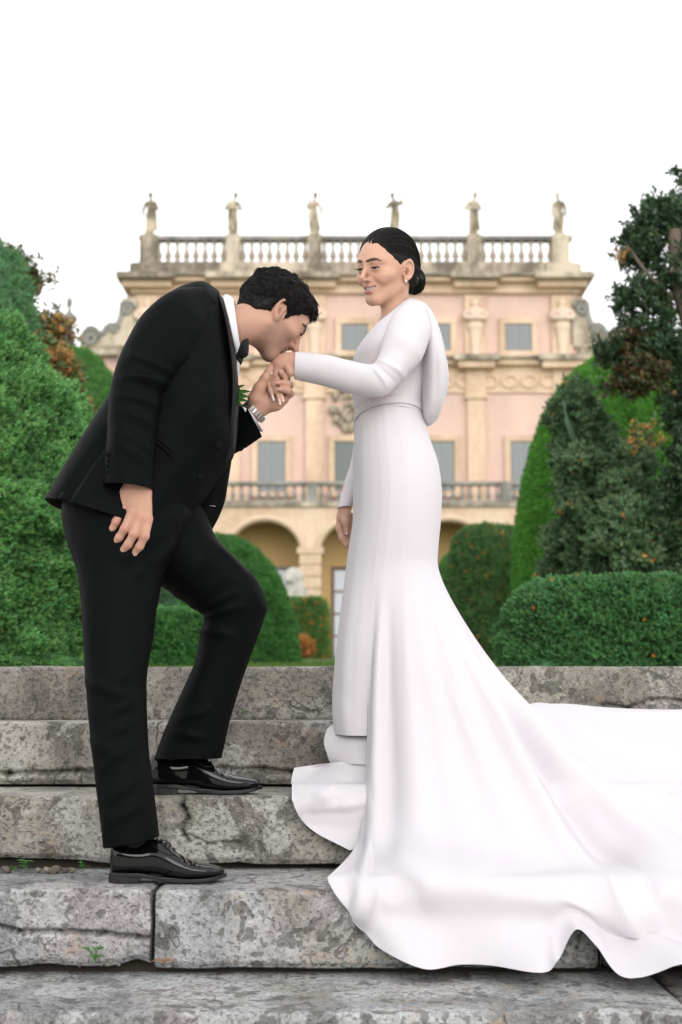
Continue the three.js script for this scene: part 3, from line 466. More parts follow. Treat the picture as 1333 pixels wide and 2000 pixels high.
function scatter(parent, name, geo, mat, spots, kind = 'stuff') { // spots: [pos, normal, scale, [r,g,b]]
  const m = new THREE.InstancedMesh(geo, mat, spots.length), M = new THREE.Matrix4(), q = new THREE.Quaternion(), q2 = new THREE.Quaternion(), Y = V(0, 1, 0), c = new THREE.Color(), R = rng(spots.length + 3);
  spots.forEach(([p, n, s, col], i) => { q.setFromUnitVectors(Y, n); q2.setFromAxisAngle(Y, R() * 6.28); q.multiply(q2); M.compose(p, q, V(s, s, s)); m.setMatrixAt(i, M); c.setRGB(col[0], col[1], col[2]); m.setColorAt(i, c); });
  m.name = name; m.castShadow = m.receiveShadow = true; m.userData.kind = kind; parent.add(m); return m;
}
const facing = (a, n) => n.dot(V(0, 0.6, 0).sub(a).normalize()) > -0.35;
const GPY = z => HORIZON - (groundY(z) - CAMY) * F / z + 6; // where the ground stands in the photograph at z
// rows: [left, right, y]; a clipped mass: dark twig core, a stem, and leaf sprigs over its surface
function hedge(name, label, category, group, z, hz, rows, o) {
  const t = thing(name, label, category, group), S = rows.map(([l, r, y, k]) => [l, y, r, y, z, hz * (k ?? 1), o.pw ?? 2.4]);
  const bump = o.bump ?? 0.03, bf = o.bf ?? 2.2, sd = o.seed ?? 1, g = loft(S, { n: 56, rows: 60, cap0: true, cap1: true, disp: (x, y, zz) => bump * fbm(x * bf + sd, y * bf, zz * bf, 3) * 2 });
  const inset = o.inset ?? 0.05, core = displace(g.clone(), () => -inset); part(t, 'twig_core', core, std(o.color[0] * 1.6, o.color[1] * 1.6, o.color[2] * 1.6, 1));
  const R = rng(sd * 13 + 5), spots = surfacePoints(g, o.n, sd + 2, facing).map(([p, n]) => {
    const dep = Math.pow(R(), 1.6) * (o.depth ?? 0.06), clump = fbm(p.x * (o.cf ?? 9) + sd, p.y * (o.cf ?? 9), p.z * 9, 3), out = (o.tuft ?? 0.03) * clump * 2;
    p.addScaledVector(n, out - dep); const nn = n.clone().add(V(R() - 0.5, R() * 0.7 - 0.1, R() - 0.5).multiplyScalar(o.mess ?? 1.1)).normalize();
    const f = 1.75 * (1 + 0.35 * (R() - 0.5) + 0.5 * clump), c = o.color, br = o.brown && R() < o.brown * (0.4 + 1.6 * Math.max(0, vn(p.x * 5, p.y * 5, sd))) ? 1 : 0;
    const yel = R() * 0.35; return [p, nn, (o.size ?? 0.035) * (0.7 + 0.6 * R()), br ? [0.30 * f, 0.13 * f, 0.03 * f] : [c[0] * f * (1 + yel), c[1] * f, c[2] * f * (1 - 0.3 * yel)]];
  });
  scatter(t, 'leaves', o.geo ?? sprigBox, o.mat ?? LM, spots);
  const base = rows[rows.length - 1], cx = (base[0] + base[1]) / 2; void cx;
  return t;
}
const ext = (rows, z) => { const l = rows[rows.length - 1]; return [...rows, [l[0], l[1], Math.max(GPY(z), l[2] + 2), l[3]]]; };
// near left: two clipped hedges
hedge('clipped_hedge', 'large bright green clipped hedge at the left edge, directly behind the groom', 'hedge', null, 7.0, 0.75, ext([[-330, 40, 655, 0.4], [-400, 72, 705, 0.7], [-420, 100, 740, 0.85], [-430, 128, 790], [-440, 160, 850], [-450, 185, 960], [-450, 195, 1100], [-450, 200, 1240]], 7.0), { n: 60000, size: 0.031, color: [0.06, 0.165, 0.052], seed: 3, tuft: 0.085, bump: 0.04, cf: 9, depth: 0.08, inset: 0.075, mess: 1.5 });
hedge('clipped_hedge', 'taller blue-green yew cone behind the bright hedge in the left corner', 'hedge', null, 8.4, 0.6, ext([[-90, 0, 474, 0.2], [-200, 32, 497, 0.5], [-260, 50, 540, 0.75], [-290, 60, 600, 0.9], [-300, 66, 680], [-310, 78, 800], [-310, 80, 1000]], 8.4), { n: 32000, size: 0.038, geo: sprigFine, color: [0.055, 0.145, 0.065], seed: 6, mess: 1.5, tuft: 0.09, cf: 6, depth: 0.08 });
// smooth domes further back
hedge('topiary_dome', 'tall smooth green topiary dome behind the groom\'s shoulder', 'topiary', 'smooth topiary domes', 19, 1.6, ext([[120, 178, 698, 0.3], [80, 205, 725, 0.6], [40, 228, 775, 0.8], [10, 255, 860], [0, 275, 1000], [-5, 285, 1150]], 19), { n: 26000, size: 0.075, geo: sprigFine, mat: LMsoft, color: [0.04, 0.125, 0.03], seed: 9, bump: 0.02, tuft: 0.02, depth: 0.05, inset: 0.07 });
hedge('topiary_dome', 'rounded green topiary dome behind the groom\'s bent knee', 'topiary', 'smooth topiary domes', 15, 0.75, ext([[395, 452, 1055, 0.3], [360, 492, 1075, 0.6], [335, 525, 1110, 0.8], [325, 553, 1165], [320, 570, 1225], [318, 577, 1280]], 15), { n: 26000, size: 0.06, geo: sprigFine, mat: LMsoft, color: [0.035, 0.12, 0.03], seed: 12, bump: 0.015, tuft: 0.02, depth: 0.05, inset: 0.06 });
hedge('box_hedge', 'grey-green hedge seen between the groom\'s legs, taller one', 'hedge', 'hedges between the legs', 12, 0.45, ext([[215, 318, 1128, 0.5], [205, 330, 1150, 0.9], [200, 336, 1220], [200, 338, 1285]], 12), { n: 8000, size: 0.05, color: [0.05, 0.115, 0.06], seed: 15 });
hedge('box_hedge', 'low square green hedge seen between the groom\'s legs', 'hedge', 'hedges between the legs', 10.5, 0.4, ext([[255, 425, 1203, 0.7], [248, 430, 1212], [246, 432, 1285]], 10.5), { n: 12000, size: 0.042, color: [0.045, 0.145, 0.045], seed: 18, pw: 4, bump: 0.015 });
hedge('box_hedge', 'dark hedge behind the low square hedge between the groom\'s legs', 'hedge', 'hedges between the legs', 17, 0.7, ext([[305, 400, 1140, 0.7], [300, 410, 1160], [300, 410, 1285]], 17), { n: 9000, size: 0.06, color: [0.03, 0.09, 0.025], seed: 19, bump: 0.02 });
hedge('box_hedge', 'small square hedge with browned top before the arcade, right of the groom\'s knee', 'hedge', null, 28, 0.9, ext([[566, 628, 1180, 0.9], [562, 632, 1186], [561, 636, 1240], [560, 640, 1284]], 28), { n: 15000, size: 0.09, geo: sprigFine, mat: LMsoft, color: [0.05, 0.13, 0.035], brown: 0.22, seed: 21, pw: 5, bump: 0.01, inset: 0.08 });
// right side
hedge('box_hedge', 'dark rounded hedge right behind the bride\'s skirt', 'hedge', null, 20, 1.0, ext([[920, 1000, 1043, 0.5], [898, 1020, 1055, 0.8], [888, 1030, 1085], [884, 1035, 1150], [882, 1035, 1285]], 20), { n: 24000, size: 0.072, geo: sprigFine, mat: LMsoft, color: [0.038, 0.095, 0.03], brown: 0.04, seed: 24, pw: 3, bump: 0.03, inset: 0.07 });
hedge('topiary_dome', 'small green topiary ball peeking out beside the bride\'s skirt', 'topiary', 'smooth topiary domes', 24, 0.9, ext([[875, 905, 1088, 0.4], [862, 925, 1110, 0.8], [856, 935, 1150], [852, 940, 1285]], 24), { n: 9000, size: 0.08, geo: sprigFine, mat: LMsoft, color: [0.045, 0.135, 0.035], seed: 27, bump: 0.015 });
hedge('topiary_dome', 'very tall bright green egg-shaped topiary on the right', 'topiary', 'smooth topiary domes', 13, 1.5, ext([[1195, 1290, 708, 0.3], [1130, 1360, 735, 0.6], [1085, 1410, 790, 0.8], [1050, 1450, 870, 0.95], [1028, 1470, 960], [1017, 1480, 1060], [1015, 1480, 1160], [1025, 1470, 1260]], 13), { n: 60000, size: 0.05, geo: sprigFine, mat: LMsoft, color: [0.05, 0.165, 0.025], seed: 30, bump: 0.02, bf: 1.3, tuft: 0.015, depth: 0.04, inset: 0.06 });
hedge('holm_oak_shrub', 'ragged dark blue-green shrub in front of the tall topiary', 'shrub', null, 10, 0.7, ext([[1108, 1126, 772, 0.3], [1096, 1146, 790, 0.5], [1100, 1178, 850, 0.6], [1102, 1210, 900, 0.6], [1108, 1240, 960, 0.7], [1104, 1285, 1010, 0.8], [1092, 1400, 1060], [1086, 1560, 1110], [1086, 1580, 1200]], 10), { n: 44000, size: 0.042, geo: sprigBroad, color: [0.050, 0.098, 0.048], seed: 33, bump: 0.09, bf: 3.2, tuft: 0.13, cf: 6, depth: 0.12, inset: 0.16, mess: 1.6, brown: 0.012 });
hedge('clipped_hedge', 'long low dark green clipped hedge on the right, just above the top step', 'hedge', null, 7.2, 0.5, ext([[1060, 1620, 1148, 0.7], [1028, 1655, 1156, 0.88], [1003, 1680, 1190, 0.97], [988, 1690, 1230], [982, 1700, 1270]], 7.2), { n: 52000, size: 0.027, color: [0.042, 0.125, 0.045], seed: 36, pw: 3, bump: 0.02, tuft: 0.032, cf: 13, depth: 0.06, inset: 0.06, mess: 1.5, brown: 0.006 });
// loose trees: leaves through the volume on real twigs
function looseTree(name, label, o) {
  const t = thing(name, label, 'tree'), R = rng(o.seed), spots = [], tw = [];
  for (const [px, py, z, rx, ry, n, pal, sz] of o.blobs) {
    const c = W(px, py, z), s = z / F, k = Math.round(n / 14);
    for (let b = 0; b < k; b++) {
      let q; do q = V(R() * 2 - 1, R() * 2 - 1, R() * 2 - 1); while (q.length() > 1); const tip = c.clone().add(V(q.x * rx * s, q.y * ry * s, q.z * Math.min(rx, ry) * s));
      const root = c.clone().add(V(q.x * rx * s * 0.3, (q.y * 0.3 - 0.25) * ry * s, q.z * rx * s * 0.3)); tw.push(tube([root, root.clone().lerp(tip, 0.5).add(V(R() - 0.5, R() * 0.6, R() - 0.5).multiplyScalar(0.1 * rx * s)), tip], 0.0028 * z / 8, 5, 3));
      for (let i = 0; i < 14; i++) { const p = root.clone().lerp(tip, 0.45 + 0.6 * R()).add(V(R() - 0.5, R() - 0.5, R() - 0.5).multiplyScalar(0.09 * z / 8)), col = pal[Math.floor(R() * pal.length)], f = 0.7 + 0.6 * R(); spots.push([p, V(R() - 0.5, R() * 0.9, R() - 0.5).normalize(), sz * (0.7 + 0.6 * R()), col.map(x => x * f)]); }
    }
  }
  for (const br of o.branches) tw.push(tube(br.p.map(([a, b, z]) => W(a, b, z)), br.r, 20, 7));
  part(t, 'branches', mergeGeometries(tw), barkMat); scatter(t, 'crown', sprigBroad, LM, spots); return t;
}
const og = [[0.42, 0.21, 0.06], [0.34, 0.15, 0.05], [0.20, 0.14, 0.05], [0.12, 0.16, 0.05], [0.28, 0.18, 0.06], [0.09, 0.15, 0.05]], gr = [[0.07, 0.10, 0.04], [0.10, 0.12, 0.05], [0.16, 0.12, 0.05]], dk = [[0.040, 0.078, 0.038], [0.048, 0.092, 0.04], [0.034, 0.066, 0.036], [0.055, 0.085, 0.035]], ol = [[0.07, 0.065, 0.025], [0.10, 0.06, 0.025], [0.04, 0.06, 0.025]];
looseTree('autumn_tree', 'loose autumn tree with orange leaves and bare twigs beside the left hedge', { seed: 5, blobs: [
  [110, 745, 9.5, 55, 60, 900, og, 0.060], [135, 800, 9.5, 40, 45, 620, og, 0.060], [85, 700, 9.6, 45, 35, 420, og, 0.055], [100, 640, 9.8, 50, 50, 230, gr, 0.050], [60, 570, 9.9, 38, 60, 300, gr, 0.050], [25, 515, 9.9, 36, 40, 260, gr, 0.05], [120, 660, 9.7, 30, 40, 140, og, 0.05], [140, 880, 9.5, 40, 70, 500, og, 0.06], [60, 850, 9.6, 80, 120, 900, gr, 0.06]],
  branches: [{ p: [[60, 1290, 9.8], [70, 1000, 9.7], [85, 800, 9.7], [60, 600, 9.8], [25, 500, 9.9]], r: 0.03 }, { p: [[78, 900, 9.7], [115, 770, 9.6], [130, 640, 9.7]], r: 0.018 }] });
looseTree('evergreen_tree', 'dark airy evergreen tree with sky showing through its crown, at the right edge', { seed: 8, blobs: [
  [1310, 430, 9.2, 70, 50, 420, [...dk, [0.06, 0.13, 0.05]], 0.062], [1250, 480, 9.2, 45, 60, 420, dk, 0.060], [1330, 540, 9.3, 110, 110, 760, dk, 0.060], [1245, 590, 9.2, 55, 75, 300, dk, 0.058], [1300, 680, 9.2, 100, 80, 820, dk, 0.062], [1230, 690, 9.2, 60, 45, 300, ol, 0.056], [1360, 800, 9.3, 90, 80, 700, dk, 0.062], [1250, 740, 9.1, 60, 40, 420, ol, 0.058], [1190, 700, 9.2, 32, 26, 150, dk, 0.055], [1212, 760, 9.2, 40, 26, 150, ol, 0.05], [1335, 345, 9.3, 14, 28, 60, dk, 0.06], [1250, 855, 9.0, 60, 50, 90, [[0.36, 0.19, 0.05], [0.10, 0.15, 0.05], [0.07, 0.14, 0.05]], 0.04], [1215, 505, 9.1, 14, 18, 28, [[0.38, 0.2, 0.08], [0.06, 0.1, 0.04]], 0.04], [1430, 560, 9.4, 110, 240, 700, dk, 0.066], [1340, 920, 9.2, 50, 100, 700, dk, 0.06]],
  branches: [{ p: [[1440, 1290, 9.4], [1425, 1000, 9.4], [1390, 800, 9.3], [1340, 620, 9.2], [1322, 540, 9.1], [1318, 450, 9.1]], r: 0.045 }, { p: [[1350, 640, 9.2], [1330, 532, 9.05], [1305, 528, 9.0]], r: 0.022 }, { p: [[1335, 600, 9.2], [1270, 540, 9.1], [1225, 480, 9.1]], r: 0.012 }, { p: [[1380, 780, 9.3], [1290, 705, 9.25], [1225, 665, 9.2]], r: 0.008 }] });
// small orange shrub on the lawn
{
  const t = thing('orange_shrub', 'small orange-leaved shrub at the foot of the square hedge on the lawn', 'shrub'), R = rng(44), z = 24, s = z / F, c = W(594, 1270, z), sp2 = [], tw = [], y0 = groundY(z);
  for (let k = 0; k < 20; k++) { const a = R() * 6.28, r = R() * 17 * s, tip = V(c.x + Math.cos(a) * r, c.y + (R() - 0.4) * 26 * s, c.z + Math.sin(a) * r); tw.push(tube([V(c.x, y0, c.z), V(c.x, y0, c.z).lerp(tip, 0.5).add(V(0, 0.03, 0)), tip], 0.006, 5, 4)); for (let i = 0; i < 16; i++) { const f = 0.7 + R() * 0.6; sp2.push([tip.clone().add(V(R() - 0.5, R() - 0.5, R() - 0.5).multiplyScalar(0.14)), V(R() - 0.5, R(), R() - 0.5).normalize(), 0.1, [0.42 * f, 0.18 * f, 0.05 * f]]); } }
  part(t, 'stems', mergeGeometries(tw), twigMat); scatter(t, 'leaves', sprigBroad, LM, sp2);
}
// low clipped lawn edging that stands above the top step
{
  const R = rng(77), sp2 = []; for (let k = 0; k < 26000; k++) { const z = 5.25 + R() * R() * 20, x = (R() - 0.5) * z * 0.56; sp2.push([V(x, groundY(z) - 0.005, -z), V((R() - 0.5) * 0.6, 1, (R() - 0.5) * 0.6).normalize(), 0.02 + 0.02 * R(), [0.07 + 0.05 * R(), 0.15 + 0.05 * R(), 0.03]]); }
  const g = leafGeo([[V(0, 0, 0), V(0.2, 1, 0), 1, 0.14], [V(0.2, 0, 0.1), V(-0.3, 1, 0.2), 0.8, 0.14], [V(-0.2, 0, -0.1), V(0.1, 1, -0.3), 0.9, 0.14]]);
  const m = scatter(scene, 'lawn_grass', g, LMsoft, sp2); tag(m, 'short grass of the lawn behind the top step', 'grass', null, 'stuff');
}
// tall hedge that closes the garden behind the photographer
{
  const t = thing('garden_hedge', 'tall dark hedge closing the garden behind the viewpoint', 'hedge'), g = new THREE.BoxGeometry(46, 3.6, 2, 120, 16, 6); g.translate(0, 1.8, 19);
  part(t, 'foliage', displace(g, (x, y, z) => 0.35 * fbm(x * 1.5, y * 1.5, z * 1.5, 4)), std(0.045, 0.09, 0.035, 0.9));
}
// ---------- heads ----------
const interp = (tab, v) => { if (v <= tab[0][0]) return tab[0][1]; for (let i = 1; i < tab.length; i++) if (v <= tab[i][0]) { const [a, p] = tab[i - 1], [b, q] = tab[i], t = (v - a) / (b - a); return p + (q - p) * t * t * (3 - 2 * t); } return tab[tab.length - 1][1]; };
const segd = (x, y, ax, ay, bx, by) => { const ex = bx - ax, ey = by - ay, t = clamp(((x - ax) * ex + (y - ay) * ey) / (ex * ex + ey * ey), 0, 1); return [Math.hypot(x - ax - ex * t, y - ay - ey * t), t]; };
// head in its own frame: y from chin (-0.112) to crown (0.113), z forward, x to the person's left
function headField(o) {
  const m = o.male, sk = o;
  const upLim = az => o.lid[0] * Math.cos(clamp(az * 1.35, -1.57, 1.57)) - 0.02 + (o.lid[2] ?? 0) * az, loLim = az => o.lid[1] * Math.cos(clamp(az * 1.35, -1.57, 1.57)) - 0.02;
  const EX = 0.0315, EY = 0.113, EZ = m ? 0.0755 : 0.0748, LR = m ? 0.0146 : 0.0166, ER = m ? 0.0118 : 0.0136;
  const f = (x, yy, z) => {
    const y = yy + 0.112, a = Math.abs(x);
    let d = ell(a, y, z, 0, 0.137, -0.008, 0.0745, 0.088, 0.1);
    if (d > 0.14) return Math.min(d - 0.05, o.extra ? o.extra(x, yy, z) : 1e9);
    d = smin(d, ell(a, y, z, 0, 0.118, 0.028, 0.066, 0.068, 0.064), 0.02);
    d = smin(d, ell(a, y, z, 0, 0.068, 0.027, m ? 0.057 : 0.0525, 0.062, 0.056), 0.02);
    d = smin(d, sphere(a, y, z, 0.006, m ? 0.016 : 0.0215, m ? 0.070 : 0.069, m ? 0.019 : 0.0160), 0.025);
    d = smin(d, cone(a, y, z, m ? 0.056 : 0.0475, 0.056, 0.0, m ? 0.015 : 0.013, 0.012, m ? 0.014 : 0.019, 0.063, 0.0125), 0.022);
    d = smin(d, ell(a, y, z, 0.046, 0.089, 0.056, 0.021, 0.017, 0.024), 0.02);
    if (o.smile) d = smin(d, ell(a, y, z, 0.036, 0.078, 0.068, 0.018, 0.016, 0.016), 0.014);
    d = smin(d, cone(a, y, z, 0.008, 0.132, m ? 0.087 : 0.0835, 0.010, 0.042, 0.136, m ? 0.071 : 0.068, 0.009), 0.014); // brow ridge
    d = smax(d, -ell(a, y, z, 0.030, 0.114, 0.103, 0.019, 0.014, 0.020), 0.016); // socket
    // eyelids
    { const ex = a - EX, ey = y - EY, ez = z - EZ, r = hyp(ex, ey, ez);
      if (r < 0.03) { const az = Math.atan2(ex, ez), el = Math.atan2(ey, Math.sqrt(ex * ex + ez * ez)); let lid = r - LR; const op = Math.min(upLim(az) - el, el - loLim(az), 1.05 - Math.abs(az)) * LR; lid = Math.max(lid, Math.min(op, r - ER)); d = smin(d, lid, 0.005); if (op > 0) d = Math.max(d, Math.min(op, r - ER)); } }
    // nose
    let n = cone(a, y, z, 0, 0.122, m ? 0.0885 : 0.087, m ? 0.0085 : 0.0064, 0, m ? 0.084 : 0.0845, m ? 0.1135 : 0.1115, m ? 0.0095 : 0.0073);
    n = smin(n, sphere(a, y, z, m ? 0.0135 : 0.0117, 0.0785, m ? 0.097 : 0.0965, m ? 0.0083 : 0.0066), m ? 0.007 : 0.005); n = smin(n, ell(a, y, z, 0, 0.078, 0.102, 0.008, 0.006, 0.010), 0.006);
    d = smin(d, n, m ? 0.012 : 0.010);
    d = smax(d, -ell(a, y, z, 0.0066, 0.0712, 0.102, 0.0028, 0.0042, 0.0052), 0.003);
    // mouth
    d = smin(d, ell(a, y, z, 0, 0.056, 0.068, 0.028, 0.022, 0.021), 0.016);
    if (o.smile) {
      d = smax(d, -ell(a, y, z, 0, 0.0525 + 9 * a * a, 0.090, 0.0275, 0.0066, 0.020), 0.003);
      let l = cone(a, y, z, 0.0325, 0.0625, 0.0685, 0.0020, 0.009, 0.0600, 0.0895, 0.0042); l = smin(l, cone(a, y, z, 0.009, 0.0600, 0.0895, 0.0042, 0, 0.0590, 0.0905, 0.0038), 0.004);
      let q = cone(a, y, z, 0.0315, 0.0610, 0.0685, 0.0018, 0.012, 0.0442, 0.0865, 0.0052); q = smin(q, cone(a, y, z, 0.012, 0.0442, 0.0865, 0.0052, 0, 0.0426, 0.0882, 0.0054), 0.004);
      d = smin(d, Math.min(l, q), 0.004); d = smax(d, -cone(a, y, z, 0.0215, 0.080, 0.0945, 0.0014, 0.0385, 0.062, 0.0770, 0.0012), 0.009);
    } else {
      let l = cone(a, y, z, 0.024, 0.0545, 0.077, 0.0025, 0.006, 0.0605, 0.0925, 0.0045); let q = cone(a, y, z, 0.021, 0.053, 0.078, 0.0025, 0, 0.0485, 0.0915, 0.0065);
      d = smin(d, Math.min(l, q), 0.006); d = smax(d, -cone(a, y, z, 0.024, 0.0545, 0.082, 0.0012, 0, 0.0548, 0.099, 0.0012), 0.003);
    }
    // ear
    { const c = 0.97, s = 0.24, dy = y - 0.099, dz = z + 0.010, u0 = dz * c + dy * s, v = dy * c - dz * s, fl = 0.38, w0 = a - (m ? 0.0765 : 0.0755), u = u0 * Math.cos(fl) - w0 * Math.sin(fl), w = w0 * Math.cos(fl) + u0 * Math.sin(fl);
      if (Math.abs(u) < 0.04 && Math.abs(v) < 0.05 && w < 0.04) {
        let e = ell(u, v, w, 0, 0.002, -0.003, 0.0165, 0.029, 0.0065); const qq = Math.sqrt(u * u / 0.00022 + (v - 0.003) * (v - 0.003) / 0.00075) - 1; 
        e = smin(e, Math.sqrt(qq * qq * 0.00031 + (w - 0.0045) * (w - 0.0045)) - 0.0034 + (u > 0.008 && v < 0.004 ? 0.01 : 0), 0.004);
        e = smax(e, -ell(u, v, w, 0.003, -0.004, 0.006, 0.0080, 0.0125, 0.0115), 0.002); e = smax(e, -ell(u, v, w, 0.0, 0.0165, 0.0065, 0.0085, 0.0075, 0.0070), 0.002);
        e = smin(e, ell(u, v, w, 0.004, -0.0265, 0.001, 0.0075, 0.0085, 0.0045), 0.006); e = smin(e, sphere(u, v, w, 0.011, -0.001, 0.001, 0.0042), 0.004);
        d = smin(d, e, 0.005); d = smax(d, -ell(u, v, w, 0.0035, -0.005, 0.006, 0.0062, 0.0105, 0.018), 0.002);
      } }
    if (o.extra) d = smin(d, o.extra(x, yy, z), o.neckK ?? 0.03); if (o.parting) d = Math.min(d, Math.max(ell(a, y, z, 0, 0.137, -0.010, 0.0795, 0.0925, 0.1035), Math.abs(x - 0.010) - 0.0034, 0.15 - y, -0.02 - z, 0.02 - z));
    return d;
  };
  const color = (x, yy, z) => {
    const y = yy + 0.112, a = Math.abs(x), n1 = fbm(x * 40 + 3, y * 40, z * 40, 3), n2 = vn(x * 260, y * 260, z * 260), c = [...o.skin].map((v, i) => v * (1 + 0.05 * n1 + 0.03 * n2));
    const mixc = (r, g, b, t) => { c[0] = lerp(c[0], r, t); c[1] = lerp(c[1], g, t); c[2] = lerp(c[2], b, t); };
    if (z > 0.03 || o.male) {
      const blush = Math.exp(-((a - 0.043) ** 2 / 0.0003 + (y - 0.082) ** 2 / 0.0002)) * (z > 0.03 ? 1 : 0); mixc(...o.blush, blush * 0.5);
      const nose = Math.exp(-(a * a / 0.0003 + (y - 0.083) ** 2 / 0.0001)) * sstep(0.09, 0.1, z); mixc(...o.blush, nose * 0.12);
    }
    if (z > 0.06) { // brows, lips, lids
      const B = o.brow; let best = 1, tt = 0; for (let k = 0; k < B.length - 1; k++) { const [dd, t] = segd(a, y, ...B[k], ...B[k + 1]); const w = lerp(B[k][2] ?? 0, B[k + 1][2] ?? 0, 0); void w; if (dd < best) { best = dd; tt = (k + t) / (B.length - 1); } }
      const bw = o.browW * (0.75 + 0.5 * Math.sin(Math.PI * clamp(tt * 0.8 + 0.1, 0, 1))) * (1 - 0.55 * tt * tt); mixc(...o.hairC, sstep(bw + 0.0012, bw - 0.0008, best + 0.0006 * n2) * 0.94);
      if (z > 0.07) {
        const up = o.smile ? Math.min(cone(a, y, z, 0.0325, 0.0625, 0.0685, 0.0020, 0.009, 0.0600, 0.0895, 0.0042), cone(a, y, z, 0.009, 0.0600, 0.0895, 0.0042, 0, 0.0590, 0.0905, 0.0038)) : cone(a, y, z, 0.024, 0.0545, 0.077, 0.0025, 0.006, 0.0605, 0.0925, 0.0045);
        const low = o.smile ? Math.min(cone(a, y, z, 0.0315, 0.0610, 0.0685, 0.0018, 0.012, 0.0442, 0.0865, 0.0052), cone(a, y, z, 0.012, 0.0442, 0.0865, 0.0052, 0, 0.0426, 0.0882, 0.0054)) : cone(a, y, z, 0.021, 0.053, 0.078, 0.0025, 0, 0.0485, 0.0915, 0.0065);
        mixc(...o.lip, sstep(0.0016, 0.0, Math.min(up, low)) * 0.85);
        if (o.smile) mixc(0.10, 0.03, 0.03, sstep(0.001, -0.001, ell(a, y, z, 0, 0.0525 + 9 * a * a, 0.080, 0.026, 0.0050, 0.012)));
      }
      if (o.shadow) { const e = Math.exp(-((a - 0.037) ** 2 / 0.00026 + (y - 0.1205) ** 2 / 0.00005)); mixc(...o.shadow, e * 0.85); }
    }
    if (o.stubble) { const j = sstep(0.088, 0.06, y - 0.25 * Math.max(0, 0.03 - z) - (a > 0.035 ? 0.10 * (a - 0.035) * 4 : 0)) * sstep(-0.012, 0.012, z) * sstep(-0.03, 0.0, y + 0.02), g = 0.72 + 0.22 * n2 + 0.22 * vn(x * 500, y * 500, z * 500); mixc(...o.stubble, clamp(j * g, 0, 1) * 0.62); }
    if (o.colorMore) o.colorMore(x, yy, z, mixc, n2);
    return c;
  };
  return { f, color, upLim, loLim, EX, EY: EY - 0.112, EZ, LR };
}
function headMatrix(px, py, z, yaw, pitch, roll, s = 1, lean = 0) {
  const M = new THREE.Matrix4().makeRotationZ(lean).multiply(new THREE.Matrix4().makeRotationY(yaw)).multiply(new THREE.Matrix4().makeRotationX(pitch)).multiply(new THREE.Matrix4().makeRotationZ(roll)); M.scale(V(s, s, s)); M.setPosition(W(px, py, z)); return M;
}
function eyesAndLashes(parent, h, M, o) {
  for (const s of [-1, 1]) {
    const e = new THREE.SphereGeometry(h.LR * 0.858, 28, 20); e.rotateX(Math.PI / 2); const col = [], p = e.attributes.position, g = V(Math.sin(o.gaze[0] * 1), Math.sin(o.gaze[1]), 1).normalize();
    for (let i = 0; i < p.count; i++) { const q = V(p.getX(i), p.getY(i), p.getZ(i)).normalize().dot(g), an = Math.acos(clamp(q, -1, 1)); col.push(...(an < 0.2 ? [0.004, 0.004, 0.004] : an < 0.5 ? [0.055, 0.028, 0.015] : [0.72, 0.67, 0.64])); }
    e.setAttribute('color', new THREE.Float32BufferAttribute(col, 3)); e.translate(s * h.EX, h.EY, h.EZ); e.applyMatrix4(M);
    part(parent, 'eye', e, new THREE.MeshPhysicalMaterial({ vertexColors: true, roughness: 0.12, clearcoat: 1, clearcoatRoughness: 0.03 }));
    const L = []; const line = (r, fn, a0, a1) => { const P = []; for (let k = 0; k <= 14; k++) { const az = lerp(a0, a1, k / 14), el = fn(az), R = r; P.push(V(s * (h.EX + R * Math.sin(az) * Math.cos(el)), h.EY + R * Math.sin(el), h.EZ + R * Math.cos(az) * Math.cos(el)).applyMatrix4(M)); } return P; };
    L.push(tube(line(h.LR + 0.0002, az => h.upLim(az) + 0.0, -0.8, 1.08), o.lash[0], 20, 6));
    for (let k = 0; k < o.lash[1]; k++) { const az = -0.55 + 1.5 * k / o.lash[1], el = h.upLim(az), R0 = h.LR, d0 = V(s * Math.sin(az) * Math.cos(el), Math.sin(el), Math.cos(az) * Math.cos(el)), c = V(s * h.EX, h.EY, h.EZ), P0 = c.clone().addScaledVector(d0, R0), out = V(s * (Math.sin(az) * 0.9 + 0.25 * az), -0.15, Math.cos(az)).normalize(), P1 = P0.clone().addScaledVector(out, 0.0035), P2 = P0.clone().addScaledVector(out, o.lash[2]).add(V(0, 0.0012, 0)); L.push(tube([P0, P1, P2].map(q => q.applyMatrix4(M)), 0.00035, 4, 3)); }
    part(parent, 'eyelash', mergeGeometries(L), std(0.008, 0.006, 0.005, 0.6));
  }
}
const skinMat = () => new THREE.MeshPhysicalMaterial({ vertexColors: true, roughness: 0.5, specularIntensity: 0.55, sheen: 0.25, sheenRoughness: 0.5, sheenColor: new THREE.Color(0.9, 0.6, 0.5) });
const inv = M => M.clone().invert();
